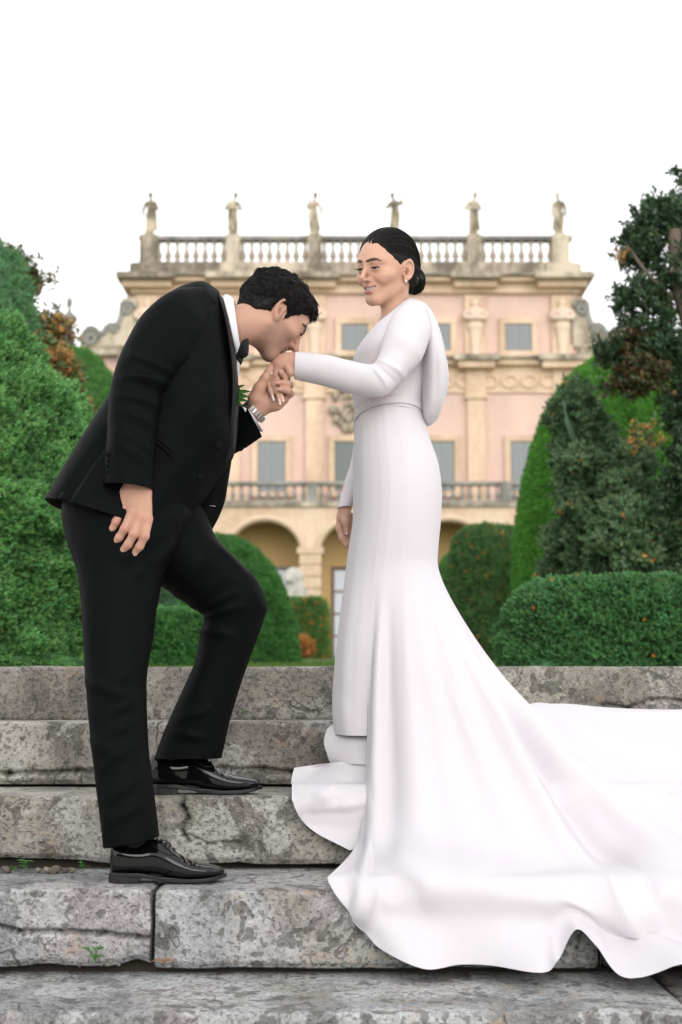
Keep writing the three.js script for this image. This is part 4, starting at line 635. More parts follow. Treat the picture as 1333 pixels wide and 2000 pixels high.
// ---------- bride: head, hair ----------
const bride = thing('person', 'smiling woman in a long white gown with train, holding out her hand', 'person');
const bM = headMatrix(757, 524, 4.09, -0.78, 0.36, 0.0, 0.985, -0.19), bI = inv(bM), bSkin = [0.56, 0.325, 0.23];
const toB = (px, py, z) => W(px, py, z).applyMatrix4(bI);
const bNeck = [[772, 555, 4.115, 0.043], [770, 592, 4.115, 0.0415], [776, 630, 4.12, 0.046], [786, 670, 4.12, 0.06]].map(a => [toB(...a), a[3]]);
const bh = headField({ male: false, smile: true, skin: bSkin, blush: [0.55, 0.26, 0.20], lip: [0.40, 0.16, 0.155], hairC: [0.03, 0.018, 0.013], brow: [[0.0105, 0.1335], [0.024, 0.1365], [0.037, 0.1375], [0.050, 0.1315]], browW: 0.0037, lid: [0.06, -0.36, 0.03], shadow: [0.27, 0.125, 0.09], neckK: 0.02, parting: true,
  extra: (x, y, z) => { let d = 1e9; for (let k = 0; k < bNeck.length - 1; k++) { const [a, r] = bNeck[k], [b, q] = bNeck[k + 1]; d = Math.min(d, cone(x, y, z, a.x, a.y, a.z, r, b.x, b.y, b.z, q)); } return d; } });
const brideHeadGeo = surf(bh.f, [-0.13, -0.28, -0.17], [0.13, 0.12, 0.13], 0.0017, bh.color); brideHeadGeo.applyMatrix4(bM);
const bSkinMat = skinMat();
eyesAndLashes(bride, bh, bM, { gaze: [0.05, -0.30], lash: [0.0017, 26, 0.009] });
{ // teeth
  const P = []; for (let k = 0; k < 8; k++) { const a = (k - 3.5) * 0.235, g = new THREE.SphereGeometry(1, 12, 8); const w = k === 3 || k === 4 ? 0.0043 : 0.0037; g.scale(w * 1.15, 0.0068, 0.0026); g.rotateY(a * 0.9); g.translate(Math.sin(a) * 0.027, -0.0578 + 0.0014 * Math.abs(k - 3.5) ** 1.4 * 0.5, 0.0575 + 0.0275 * Math.cos(a)); P.push(g); }
  const g = mergeGeometries(P); g.applyMatrix4(bM); part(bride, 'teeth', g, std(0.78, 0.75, 0.70, 0.2));
}
const PX = 0.010;
{ // sleek dark hair, parted in the middle, gathered into a low bun
  const zl = [[-0.06, -0.05], [-0.03, -0.022], [-0.012, -0.008], [0.0, 0.012], [0.012, 0.028], [0.025, 0.043], [0.05, 0.0585], [0.066, 0.0655], [0.08, 0.0685], [0.09, 0.072], [0.1, 0.09]];
  const hairMat = new THREE.MeshPhysicalMaterial({ roughness: 0.42, specularIntensity: 0.4 }); hairMat.color.setRGB(0.007, 0.0055, 0.005);
  const bun = V(0, -0.040, -0.112), scalp = (x, yy, z) => { const y = yy + 0.112; return smin(ell(x, y, z, 0, 0.139, -0.010, 0.080, 0.0965, 0.105), ell(x, y, z, 0, 0.09, -0.045, 0.066, 0.075, 0.06), 0.03); };
  const hf = (x, y, z) => { const a = Math.abs(x); const a2 = Math.abs(x - PX); let d = scalp(x, y, z); const e = z - interp(zl, y) - 0.010 * sstep(0.02, 0.0, a2) * sstep(0.06, 0.075, y); d = smax(d, e, 0.0055); d = smax(d, -0.055 - y + 0.25 * (z + 0.05), 0.01); d = smax(d, -(hyp(Math.max(0, a - 0.062) * 0.001, (y + 0.012) * 0.8, z + 0.005) - 0.0235), 0.006);
    const part_ = Math.max(a2 - 0.0028, 0.035 - y, 0.018 - z); d = Math.max(d, -Math.max(part_, -0.01 - d)); return d; };
  const g = surf(hf, [-0.10, -0.11, -0.14], [0.10, 0.12, 0.11], 0.0017); 
  const strands = [], R = rng(9);
  const ax = bun.clone().normalize(), u0 = V(1, 0, 0), v0 = ax.clone().cross(u0).normalize();
  for (let k = 0; k < 1100; k++) { // combed strands: great arcs that run to the bun
    const ph = R() * Math.PI * 2, P = []; let started = false, j = R() * 0.0012, rs = R() * R() * 0.0022;
    for (let i = 0; i <= 70; i++) { const th = 0.12 + (2.75) * i / 70, dir = ax.clone().multiplyScalar(Math.cos(th)).addScaledVector(u0.clone().multiplyScalar(Math.cos(ph)).addScaledVector(v0, Math.sin(ph)), Math.sin(th)); let r = 0.1; for (let q = 0; q < 7; q++) { const p = dir.clone().multiplyScalar(r); r -= scalp(p.x, p.y, p.z) * 0.9; } const p = dir.multiplyScalar(r + 0.0002 + j * 0.25); if (hf(p.x * 0.985, p.y * 0.985, p.z * 0.985) < -0.0003 - rs && Math.abs(p.x - PX) > (p.y > 0.03 && p.z > 0.015 ? 0.0036 : 0)) { P.push(p); started = true; } else if (started) break; }
    if (P.length > 3) strands.push(tube(P.filter((_, i) => i % 3 === 0 || i > P.length - 3), 0.0004 + R() * 0.0004, 22, 3));
  }
  // bun: wound strands
  const bunF = (x, y, z) => ell(x, y, z, bun.x, bun.y, bun.z, 0.036, 0.040, 0.029);
  const bg = surf((x, y, z) => bunF(x, y, z) + 0.0028 * Math.sin(Math.atan2(y - bun.y, x - bun.x) * 3 + hyp(x - bun.x, y - bun.y, 0) * 260) + 0.003 * vn(x * 50, y * 50, z * 50), [-0.06, -0.1, -0.17], [0.06, 0.03, -0.06], 0.002);
  for (let k = 0; k < 420; k++) { const P = [], a0 = R() * 6.28, lat = (R() - 0.5) * 2.2, tw = 0.9 + R() * 0.8, tilt = (R() - 0.5) * 0.9; for (let i = 0; i <= 12; i++) { const a = a0 + tw * i / 12 * 1.6, l = lat + tilt * (i / 12 - 0.5), rr = 1.0 + 0.05 * R() * (i > 0 && i < 12 ? 1 : 0) + 0.03 * Math.sin(k); P.push(V(bun.x + 0.037 * rr * Math.cos(a) * Math.cos(l), bun.y + 0.041 * rr * Math.sin(a) * Math.cos(l), bun.z - 0.030 * rr * Math.sin(l) - 0.004)); } strands.push(tube(P, 0.0006 + R() * 0.0006, 14, 3)); }
  const strip = q => { q.deleteAttribute('uv'); return q; };
  const all = mergeGeometries([g, bg, ...strands.map(strip)]); all.applyMatrix4(bM); part(bride, 'hair', all, hairMat, 'sleek dark hair, parted in the middle, in a low bun');
}
{ // earring: small round cluster
  const t = part(bride, 'earring', (() => { const P = []; const c = V(0.0785, -0.0435, 0.004); for (let k = 0; k < 9; k++) { const a = k / 8 * Math.PI * 2, g = new THREE.OctahedronGeometry(k === 8 ? 0.0028 : 0.0017, 0); g.translate(c.x, c.y + (k === 8 ? 0 : 0.0036 * Math.sin(a)), c.z + (k === 8 ? 0 : 0.0036 * Math.cos(a))); P.push(g); } const g = mergeGeometries(P); g.applyMatrix4(bM); return g; })(), std(0.9, 0.9, 0.92, 0.05, { metalness: 0.6 })); void t;
}
// ---------- groom: head, hair ----------
const groom = thing('person', 'man in a black tuxedo bending forward to kiss the hand of the woman in white', 'person');
const mM = headMatrix(537, 615, 3.965, 2.0, 0.66, 0.0, 1.0, -0.06), mI = inv(mM), mSkin = [0.475, 0.268, 0.192];
const toM = (px, py, z) => W(px, py, z).applyMatrix4(mI);
const mNeck = [[525, 633, 3.955, 0.055], [502, 631, 3.935, 0.0575], [478, 632, 3.915, 0.057], [458, 637, 3.90, 0.054], [440, 642, 3.89, 0.050]].map(a => [toM(...a), a[3]]);
const mh = headField({ male: true, smile: false, skin: mSkin, blush: [0.48, 0.22, 0.16], lip: [0.36, 0.165, 0.14], hairC: [0.018, 0.013, 0.011], brow: [[0.009, 0.1345], [0.024, 0.1390], [0.042, 0.1385], [0.055, 0.130]], browW: 0.006, lid: [0.12, -0.30, 0.0], stubble: [0.17, 0.115, 0.098], neckK: 0.035,
  extra: (x, y, z) => { let d = 1e9; for (let k = 0; k < mNeck.length - 1; k++) { const [a, r] = mNeck[k], [b, q] = mNeck[k + 1]; d = Math.min(d, cone(x, y, z, a.x, a.y, a.z, r, b.x, b.y, b.z, q)); } return d; } });
const groomHeadGeo = surf(mh.f, [-0.13, -0.22, -0.24], [0.13, 0.12, 0.13], 0.0017, mh.color); groomHeadGeo.applyMatrix4(mM);
const mSkinMat = skinMat();
eyesAndLashes(groom, mh, mM, { gaze: [-0.1, -0.3], lash: [0.0008, 16, 0.005] });
{ // short wavy black hair
  const zl = [[-0.075, -0.075], [-0.055, -0.05], [-0.036, -0.034], [-0.032, 0.022], [-0.006, 0.028], [0.012, 0.032], [0.03, 0.042], [0.05, 0.0605], [0.066, 0.0755], [0.078, 0.085], [0.09, 0.1]];
  const hm = new THREE.MeshPhysicalMaterial({ roughness: 0.42, specularIntensity: 0.45 }); hm.color.setRGB(0.008, 0.007, 0.0065);
  const bulk = (x, y, z) => { const t = sstep(-0.035, 0.04, y + 0.3 * Math.max(0, -0.02 - z)); return lerp(0.0045, 0.0125 + 0.006 * sstep(0.02, 0.085, z) * sstep(0.03, 0.07, y), t); };
  const scalp = (x, yy, z) => { const y = yy + 0.112; return smin(ell(x, y, z, 0, 0.137, -0.010, 0.076, 0.089, 0.1015), ell(x, y, z, 0, 0.085, -0.04, 0.062, 0.07, 0.058), 0.03); };
  const clump = (x, y, z) => 0.005 * vn(x * 48, y * 48, z * 48 + 4) + 0.0035 * vn(x * 100, y * 100, z * 100);
  const hf = (x, y, z) => { const a = Math.abs(x), b = bulk(x, y, z); let d = scalp(x, y, z) - b + clump(x, y, z) * clamp(b / 0.012, 0.15, 1); const e = z - interp(zl, y) - 0.004 * vn(x * 60, y * 60, z * 60); d = smax(d, e, 0.010); d = smax(d, -0.075 - y, 0.008); d = smax(d, -(hyp(0, (y + 0.014) * 0.85, z + 0.007) - 0.0225), 0.005); return d; };
  const g = surf(hf, [-0.11, -0.11, -0.14], [0.11, 0.14, 0.125], 0.0019), R = rng(31), S = [];
  const pts = surfacePoints(g, 15000, 5);
  for (const [p, n] of pts) {
    const b = bulk(p.x, p.y, p.z); if (b < 0.0045 && R() < 0.3) continue;
    const sw = vn(p.x * 38, p.y * 38, p.z * 38) * 2.2, back = V(Math.sin(sw), 0.15, -Math.cos(sw)).addScaledVector(V(R() - 0.5, R() - 0.5, R() - 0.5), 0.5), tan = back.addScaledVector(n, -back.dot(n)).normalize(), bi = n.clone().cross(tan), L = lerp(0.011, 0.032, clamp((b - 0.005) / 0.012, 0, 1)) * (0.7 + 0.6 * R()), am = 0.0042 * clamp(b / 0.016, 0.15, 1), ph = R() * 6.28, P = [];
    for (let i = 0; i <= 9; i++) { const t = i / 9, w = ph + t * 4.6; P.push(p.clone().addScaledVector(n, lerp(-0.0006, -0.003, clamp(b / 0.012, 0, 1)) + 0.005 * Math.sin(Math.PI * t) * clamp(b / 0.012, 0.2, 1) + am * 0.5 * Math.cos(w)).addScaledVector(tan, L * (t - 0.5)).addScaledVector(bi, am * Math.sin(w))); }
    S.push(tube(P, 0.00045 + 0.0005 * R() * clamp(b / 0.01, 0.2, 1), 8, 3));
  }
  const all = mergeGeometries([g, ...S.map(q => { q.deleteAttribute('uv'); return q; })]); all.applyMatrix4(mM); part(groom, 'hair', all, hm, 'short wavy black hair');
}
// ---------- groom: hands ----------
// a hand in the place: bones as [x, y, z, r] joints in photograph points, depth and radius (points)
function bonesField(chains, k) {
  const B = []; for (const c of chains) { const P = c.p.map(([x, y, z, r]) => [W(x, y, z), r * z / F]); for (let i = 0; i < P.length - 1; i++) B.push([P[i][0], P[i][1], P[i + 1][0], P[i + 1][1], c.k ?? k, c.g ?? 0]); }
  const groups = [...new Set(B.map(b => b[5]))];
  const lo = [1e9, 1e9, 1e9], hi = [-1e9, -1e9, -1e9]; for (const b of B) for (const [p, r] of [[b[0], b[1]], [b[2], b[3]]]) ['x', 'y', 'z'].forEach((a, i) => { lo[i] = Math.min(lo[i], p[a] - r - 0.016); hi[i] = Math.max(hi[i], p[a] + r + 0.016); });
  const f = (x, y, z) => { let d = 1e9; for (const g of groups) { let e = 1e9; for (const [a, ra, b, rb, kk, gg] of B) if (gg === g) e = smin(e, cone(x, y, z, a.x, a.y, a.z, ra, b.x, b.y, b.z, rb), kk); d = g === 0 ? e : smin(d, e, 0.005); } return d; };
  return { f, lo, hi };
}
function handColor(base, red, spots) { const S = spots.map(([x, y, z, r]) => [W(x, y, z), r * z / F]); return (x, y, z) => { const n = fbm(x * 60, y * 60, z * 60, 3), m = vn(x * 300, y * 300, z * 300); const c = base.map(v => v * (1 + 0.08 * n + 0.04 * m)); for (const [p, r] of S) { const t = Math.exp(-((x - p.x) ** 2 + (y - p.y) ** 2 + (z - p.z) ** 2) / (r * r)) * 0.55; for (let i = 0; i < 3; i++) c[i] = lerp(c[i], red[i], t); } return c; }; }
function nail(parent, name, tip, dir, out, len, wid, mat, french) { // a small curved plate lying on the fingertip
  const D = dir.clone().normalize(), O = out.clone().addScaledVector(D, -out.dot(D)).normalize(), S = D.clone().cross(O), pos = [], idx = [], col = [], nu = 6, nv = 7;
  for (let j = 0; j <= nv; j++) for (let i = 0; i <= nu; i++) { const u = i / nu * 2 - 1, v = j / nv, w = wid * (v < 0.15 ? 0.75 + v * 1.6 : v > 0.7 ? 1 - (v - 0.7) * (french ? 1.5 : 0.8) : 1), p = tip.clone().addScaledVector(D, (v - 0.5) * len - (u * u) * len * 0.1 * (v > 0.8 ? 1 : 0)).addScaledVector(S, u * w).addScaledVector(O, -u * u * w * 0.55 - v * v * len * 0.06); pos.push(p.x, p.y, p.z); col.push(...(french && v > 0.72 ? [0.82, 0.78, 0.74] : french ? [0.62, 0.40, 0.34] : [0.56, 0.34, 0.27])); }
  for (let j = 0; j < nv; j++) for (let i = 0; i < nu; i++) { const a = j * (nu + 1) + i, b = a + nu + 1; idx.push(a, a + 1, b, a + 1, b + 1, b); }
  return part(parent, name, geoOf(pos, idx, col), mat);
}
const nailMat = new THREE.MeshPhysicalMaterial({ vertexColors: true, roughness: 0.2, clearcoat: 0.6, side: THREE.DoubleSide });
const ZR = 3.60; // right hand, hanging
const mRight = bonesField([
  { p: [[268, 925, ZR + 0.01, 24], [267, 958, ZR + 0.004, 24], [264, 980, ZR + 0.003, 18]], k: 0.014 }, { p: [[280, 958, ZR, 17], [288, 1012, ZR - 0.003, 10.5]], k: 0.012 }, { p: [[268, 962, ZR, 17], [273, 1010, ZR - 0.010, 10.8]], k: 0.012 }, { p: [[256, 962, ZR, 17], [259, 1001, ZR - 0.009, 10.4]], k: 0.012 }, { p: [[248, 966, ZR, 16], [241, 992, ZR - 0.003, 9.8]], k: 0.012 },
  { p: [[289, 1014, ZR - 0.008, 10.5], [283, 1047, ZR - 0.022, 8.8], [273, 1067, ZR - 0.012, 7.9], [263, 1079, ZR + 0.0, 7]], k: 0.006, g: 1 }, { p: [[273, 1012, ZR - 0.014, 10.8], [262, 1043, ZR - 0.026, 9], [251, 1063, ZR - 0.016, 8.1], [241, 1074, ZR - 0.004, 7.2]], k: 0.006, g: 2 },
  { p: [[258, 1003, ZR - 0.012, 10.4], [244, 1033, ZR - 0.022, 8.6], [234, 1049, ZR - 0.012, 7.8], [226, 1058, ZR - 0.002, 6.9]], k: 0.006, g: 3 }, { p: [[240, 994, ZR - 0.006, 9.6], [227, 1019, ZR - 0.012, 7.8], [221, 1032, ZR - 0.004, 7], [218, 1040, ZR + 0.002, 6.3]], k: 0.006, g: 4 },
  { p: [[284, 975, ZR + 0.03, 15], [289, 1005, ZR + 0.045, 10.5], [284, 1035, ZR + 0.05, 8.5]], k: 0.012 }], 0.012);
const mRightGeo = surf(mRight.f, mRight.lo, mRight.hi, 0.0021, handColor(mSkin, [0.40, 0.17, 0.13], [[241, 995, ZR - 0.02, 10], [260, 1004, ZR - 0.03, 10], [274, 1013, ZR - 0.03, 10], [290, 1017, ZR - 0.02, 10], [283, 1047, ZR - 0.03, 9], [262, 1043, ZR - 0.03, 9], [244, 1033, ZR - 0.03, 9], [227, 1019, ZR - 0.02, 8]]));
const ZK = 3.965; // left hand, holding hers
const mLeft = bonesField([
  { p: [[470, 842, ZK + 0.04, 20], [495, 803, ZK + 0.028, 19], [512, 786, ZK + 0.026, 20]], k: 0.016 }, { p: [[508, 793, ZK + 0.024, 19], [538, 786, ZK + 0.016, 15], [553, 779, ZK + 0.016, 11.5]], k: 0.016 }, { p: [[508, 785, ZK + 0.026, 20], [532, 769, ZK + 0.034, 15], [549, 760, ZK + 0.032, 11]], k: 0.016 }, { p: [[506, 777, ZK + 0.02, 18], [524, 756, ZK + 0.036, 12], [540, 742, ZK + 0.036, 10]], k: 0.016 },
  { p: [[501, 778, ZK + 0.006, 17], [508, 758, ZK - 0.004, 12.5], [519, 738, ZK - 0.012, 9.2], [526, 727, ZK - 0.012, 8.2], [532, 716, ZK - 0.010, 6.4]], k: 0.008, g: 5 },
  { p: [[553, 779, ZK + 0.016, 10], [567, 769, ZK + 0.006, 7.4], [563, 763, ZK - 0.022, 6.8], [549, 760, ZK - 0.036, 6.0]], k: 0.006, g: 1 }, { p: [[549, 761, ZK + 0.03, 9.6], [566, 753, ZK + 0.012, 7.6], [561, 750, ZK - 0.022, 7.0], [545, 747, ZK - 0.037, 6.1]], k: 0.006, g: 2 },
  { p: [[541, 744, ZK + 0.036, 9.4], [560, 739, ZK + 0.014, 7.4], [557, 736, ZK - 0.020, 6.9], [549, 727, ZK - 0.034, 6.1]], k: 0.006, g: 3 }], 0.02);
const mLeftGeo = surf(mLeft.f, mLeft.lo, mLeft.hi, 0.0019, handColor(mSkin, [0.42, 0.19, 0.145], [[505, 790, ZK - 0.03, 14], [520, 775, ZK - 0.03, 12], [545, 747, ZK - 0.04, 8], [549, 760, ZK - 0.04, 8]]));
for (const [tip, d] of [[[542, 746.2, ZK - 0.0452], [-1, 0.2, -0.2]], [[546, 759, ZK - 0.0440], [-1, 0.16, -0.2]]]) nail(groom, 'fingernail', W(...tip), V(...d), V(-0.1, 0.2, 1), 0.013, 0.0055, nailMat, false);
nail(groom, 'fingernail', W(527.8, 716.5, ZK - 0.0165), V(0.5, 0.82, 0.0), V(-0.75, 0.3, 0.5), 0.014, 0.006, nailMat, false);
for (const [tip, d] of [[[263.5, 1082, ZR - 0.008], [-0.6, -0.75, -0.3]], [[241, 1077, ZR - 0.012], [-0.65, -0.7, -0.3]], [[225.5, 1060, ZR - 0.01], [-0.7, -0.65, -0.3]], [[216.5, 1042, ZR - 0.005], [-0.55, -0.8, -0.3]]]) nail(groom, 'fingernail', W(...tip), V(...d), V(-0.1, -0.35, 1), 0.010, 0.0062, nailMat, false);
// the body inside the clothes
const mTorso = (() => { const c = bonesField([{ p: [[425, 648, 3.88, 28], [390, 700, 3.83, 60], [300, 830, 3.80, 70], [245, 975, 3.80, 60]] }, { p: [[240, 1000, 3.75, 45], [230, 1300, 3.66, 26], [245, 1560, 3.63, 13]] }, { p: [[270, 1010, 3.86, 45], [455, 1180, 3.935, 26], [370, 1420, 3.96, 13]] }, { p: [[370, 660, 3.76, 26], [272, 790, 3.63, 24], [268, 935, ZR, 20]] }, { p: [[420, 640, 4.0, 36], [440, 850, 4.05, 26], [472, 838, ZK + 0.03, 20]] }], 0.05); return surf(c.f, c.lo, c.hi, 0.014, () => mSkin); })();
part(groom, 'body', mergeGeometries([groomHeadGeo, mRightGeo, mLeftGeo, mTorso]), mSkinMat);
// ---------- groom: clothes ----------
const wool = std(0.0026, 0.0032, 0.0034, 0.6, { specularIntensity: 0.10 });
const satin = std(0.006, 0.006, 0.007, 0.4, { specularIntensity: 0.3 }), shirtMat = std(0.66, 0.665, 0.69, 0.75), velvet = std(0.006, 0.006, 0.009, 0.9, { sheen: 0.4, sheenColor: new THREE.Color(0.06, 0.06, 0.08), sheenRoughness: 0.4 });
const clothNoise = (a, f) => (x, y, z) => a * fbm(x * f, y * f * 0.7, z * f, 3);
const sum = (...fs) => (...p) => fs.reduce((s, f) => s + f(...p), 0);
{ // trousers: two legs and the seat
  const near = loft([[160, 930, 380, 965, 3.78, 0.15], [125, 985, 372, 1010, 3.76, 0.165], [132, 1050, 350, 1055, 3.745, 0.155], [152, 1110, 322, 1115, 3.72, 0.128, 2.2], [162, 1180, 308, 1180, 3.695, 0.112, 2.3], [166, 1250, 299, 1250, 3.675, 0.10, 2.4], [169, 1320, 287, 1322, 3.66, 0.092, 2.4], [174, 1390, 287, 1390, 3.65, 0.09, 2.4], [182, 1460, 288, 1458, 3.64, 0.09, 2.4], [191, 1540, 298, 1530, 3.628, 0.092, 2.4], [199, 1600, 304, 1585, 3.622, 0.095, 2.4], [205, 1652, 309, 1634, 3.62, 0.098, 2.4]],
    { n: 96, rows: 260, rim: [false, 0.05, 0.03, true], cap0: true, disp: sum(clothNoise(0.006, 7), folds([[215, 1000, 205, 1640, 3.54, 0.004, 0.003], [225, 1335, 252, 1310, 3.56, 0.014, 0.007], [218, 1350, 250, 1362, 3.56, 0.016, 0.008], [225, 1392, 252, 1374, 3.56, 0.012, 0.007], [215, 1435, 252, 1412, 3.55, 0.013, 0.007], [210, 1495, 255, 1458, 3.55, 0.015, 0.008], [215, 1560, 262, 1522, 3.53, 0.016, 0.008], [222, 1602, 268, 1575, 3.53, 0.014, 0.007], [170, 1330, 215, 1350, 3.57, 0.016, 0.006], [180, 1450, 225, 1470, 3.56, 0.018, 0.006], [330, 1010, 250, 1090, 3.62, 0.02, 0.01], [345, 1040, 275, 1120, 3.62, 0.016, 0.009]])) });
  const far = loft([[225, 1060, 345, 945, 3.86, 0.14], [262, 1105, 395, 990, 3.87, 0.14], [312, 1142, 425, 1050, 3.88, 0.125], [352, 1170, 466, 1092, 3.90, 0.112, 2.2], [387, 1193, 503, 1132, 3.92, 0.10, 2.3], [402, 1205, 521, 1180, 3.93, 0.094, 2.3], [392, 1240, 513, 1222, 3.94, 0.090, 2.3], [383, 1290, 490, 1285, 3.945, 0.088, 2.3], [360, 1345, 470, 1345, 3.95, 0.088, 2.3], [334, 1402, 450, 1408, 3.955, 0.092, 2.3], [318, 1440, 441, 1445, 3.96, 0.094, 2.3], [303, 1481, 432, 1480, 3.96, 0.097, 2.3]],
    { n: 84, rows: 220, rim: [false, 0.05, 0.03, true], cap0: true, disp: sum(clothNoise(0.006, 7), folds([[395, 1205, 470, 1185, 3.85, 0.012, 0.010], [392, 1190, 460, 1160, 3.85, 0.012, 0.009], [370, 1185, 440, 1130, 3.85, 0.012, 0.007], [340, 1165, 420, 1080, 3.85, 0.013, 0.008], [392, 1230, 455, 1240, 3.86, 0.012, 0.007], [356, 1404, 410, 1385, 3.87, 0.012, 0.007], [350, 1432, 400, 1442, 3.87, 0.013, 0.007], [480, 1130, 515, 1190, 3.87, 0.012, 0.005], [420, 1060, 480, 1120, 3.86, 0.01, 0.006]])) });
  part(groom, 'trousers', mergeGeometries([near, far]), wool, 'black pressed tuxedo trousers');
}
{ // jacket body, lofted along the bent back from the collar to the vent
  const body = loft([[428, 571, 463, 712, 3.875, 0.10, 2.1], [398, 557, 464, 790, 3.855, 0.165, 2.3], [354, 569, 462, 840, 3.835, 0.190, 2.3], [314, 599, 456, 884, 3.815, 0.195, 2.3], [282, 650, 440, 912, 3.805, 0.190, 2.3], [253, 710, 422, 936, 3.80, 0.183, 2.4], [221, 770, 402, 968, 3.795, 0.182, 2.4], [186, 828, 376, 1000, 3.79, 0.185, 2.4], [150, 885, 356, 1030, 3.785, 0.195, 2.4], [118, 940, 344, 1058, 3.78, 0.203, 2.4], [95, 981, 330, 1050, 3.78, 0.21, 2.4]],
    { n: 110, rows: 200, cap0: true, rim: [false, 0.03, 0.05, true], disp: sum(clothNoise(0.006, 6), folds([[250, 800, 120, 990, 3.62, 0.016, -0.022], [225, 830, 150, 1000, 3.6, 0.022, 0.016], [455, 720, 330, 880, 3.64, 0.03, 0.008], [460, 800, 350, 930, 3.64, 0.03, 0.008], [330, 900, 310, 1020, 3.6, 0.02, 0.008], [240, 850, 200, 960, 3.6, 0.014, 0.014], [420, 870, 330, 1040, 3.62, 0.012, 0.004]])) });
  // near sleeve
  const slv = loft([[392, 563, 425, 598, 3.765, 0.05, 2.1], [338, 571, 408, 660, 3.715, 0.085, 2.1], [283, 616, 376, 708, 3.675, 0.092, 2.1], [243, 682, 338, 745, 3.645, 0.090, 2.1], [222, 740, 319, 772, 3.622, 0.085, 2.2], [213, 798, 310, 812, 3.612, 0.080, 2.2], [211, 850, 304, 858, 3.606, 0.077, 2.2], [206, 905, 301, 912, 3.602, 0.075, 2.2], [203, 949, 300, 957, 3.60, 0.074, 2.2]],
    { n: 84, rows: 200, cap0: true, rim: [false, 0.05, 0.03, true], disp: sum(clothNoise(0.005, 8), folds([[320, 715, 255, 690, 3.53, 0.012, 0.010], [318, 735, 245, 735, 3.53, 0.012, 0.011], [316, 760, 262, 745, 3.53, 0.010, -0.008], [312, 785, 235, 770, 3.53, 0.013, 0.007], [305, 830, 240, 800, 3.53, 0.014, 0.006], [300, 880, 230, 840, 3.53, 0.014, 0.006], [400, 600, 330, 690, 3.56, 0.02, 0.007], [430, 640, 330, 715, 3.58, 0.018, 0.010], [360, 600, 290, 680, 3.56, 0.02, 0.006], [425, 680, 345, 735, 3.58, 0.012, 0.008], [225, 860, 290, 905, 3.53, 0.016, 0.005]])) });
  // far sleeve, bent up to the held hand
  const slv2 = loft([[400, 640, 470, 760, 3.98, 0.09], [395, 780, 470, 830, 4.04, 0.09], [408, 870, 462, 800, 4.055, 0.075, 2.1], [440, 888, 462, 780, 4.04, 0.07, 2.2], [470, 878, 478, 794, 4.01, 0.062, 2.3], [512, 852, 484, 800, 3.985, 0.056, 2.4]], { n: 60, rows: 90, cap0: true, rim: [false, 0.07, 0.06, true], disp: clothNoise(0.004, 10) });
  // far front panel hanging open
  const flap = loft([[425, 860, 470, 800, 3.95, 0.03, 2.2], [400, 900, 462, 850, 3.95, 0.04, 2.2], [372, 960, 450, 912, 3.94, 0.045, 2.2], [355, 1010, 437, 985, 3.93, 0.045, 2.2], [345, 1030, 412, 1040, 3.92, 0.04, 2.2]], { n: 40, rows: 60, cap0: true, cap1: true, disp: clothNoise(0.006, 8) });
  const jk = part(groom, 'jacket', mergeGeometries([body, slv, slv2, flap]), wool, 'black single-breasted tuxedo jacket');
  // satin shawl lapel along the front edge
  const lap = loft([[424, 578, 437, 583, 3.80, 0.02], [434, 612, 447, 620, 3.772, 0.035], [442, 655, 456, 662, 3.76, 0.04], [448, 700, 463, 706, 3.755, 0.042], [451, 760, 466, 765, 3.755, 0.042], [446, 820, 463, 825, 3.76, 0.042], [436, 862, 458, 880, 3.77, 0.035], [425, 880, 440, 905, 3.775, 0.02]], { n: 28, rows: 60, cap0: true, cap1: true });
  part(jk, 'lapel', lap, satin, 'black satin lapel');
  const btn = (x, y, z, r, n, name = 'button') => { const g = new THREE.SphereGeometry(r, 18, 12); g.scale(1, 1, 0.5); const b = part(jk, name, g, wool); b.position.copy(W(x, y, z)); if (n) b.lookAt(b.position.clone().add(n)); return b; };
  btn(427, 870, 3.655, 0.0115, V(0.35, 0, 1)); btn(392, 932, 3.628, 0.0115, V(0.3, 0, 1));
  for (let k = 0; k < 4; k++) btn(212.5 + (k % 2) * 0.5 + (k < 2 ? 0 : 0), 887 + k * 10.8, 3.548 - 0.0 * k, 0.0078, V(-0.5, 0, 1), 'cuff_button');
  for (let k = 0; k < 4; k++) { btn(471 + k * 9.5, 878 - k * 6.6, 3.965 - 0.004 * k, 0.0065, V(0.3, -0.8, 0.4), 'cuff_button'); }
  // welt pocket
  { const a = W(302, 852, 3.606), b = W(343, 886, 3.606), m = a.clone().lerp(b, 0.5), L = a.distanceTo(b), bx = new THREE.BoxGeometry(L, 0.006, 0.004, 8, 2, 2); const g = part(jk, 'pocket_welt', bx, wool); g.position.copy(m).add(V(0, 0.003, 0)); g.rotation.z = Math.atan2(b.y - a.y, b.x - a.x); const g2 = part(jk, 'pocket_welt', bx, wool); g2.position.copy(m).add(V(-0.004, -0.006, 0)); g2.rotation.z = g.rotation.z; }
  // two metal studs glinting in the open front
  for (const [x, y] of [[431, 916], [415, 988]]) { const g = new THREE.CapsuleGeometry(0.0016, 0.014, 4, 8); g.rotateZ(Math.PI / 2 - 0.15); const s = part(jk, 'fastener', g, std(0.75, 0.75, 0.72, 0.2, { metalness: 1 })); s.position.copy(W(x, y, 3.88)); }
}
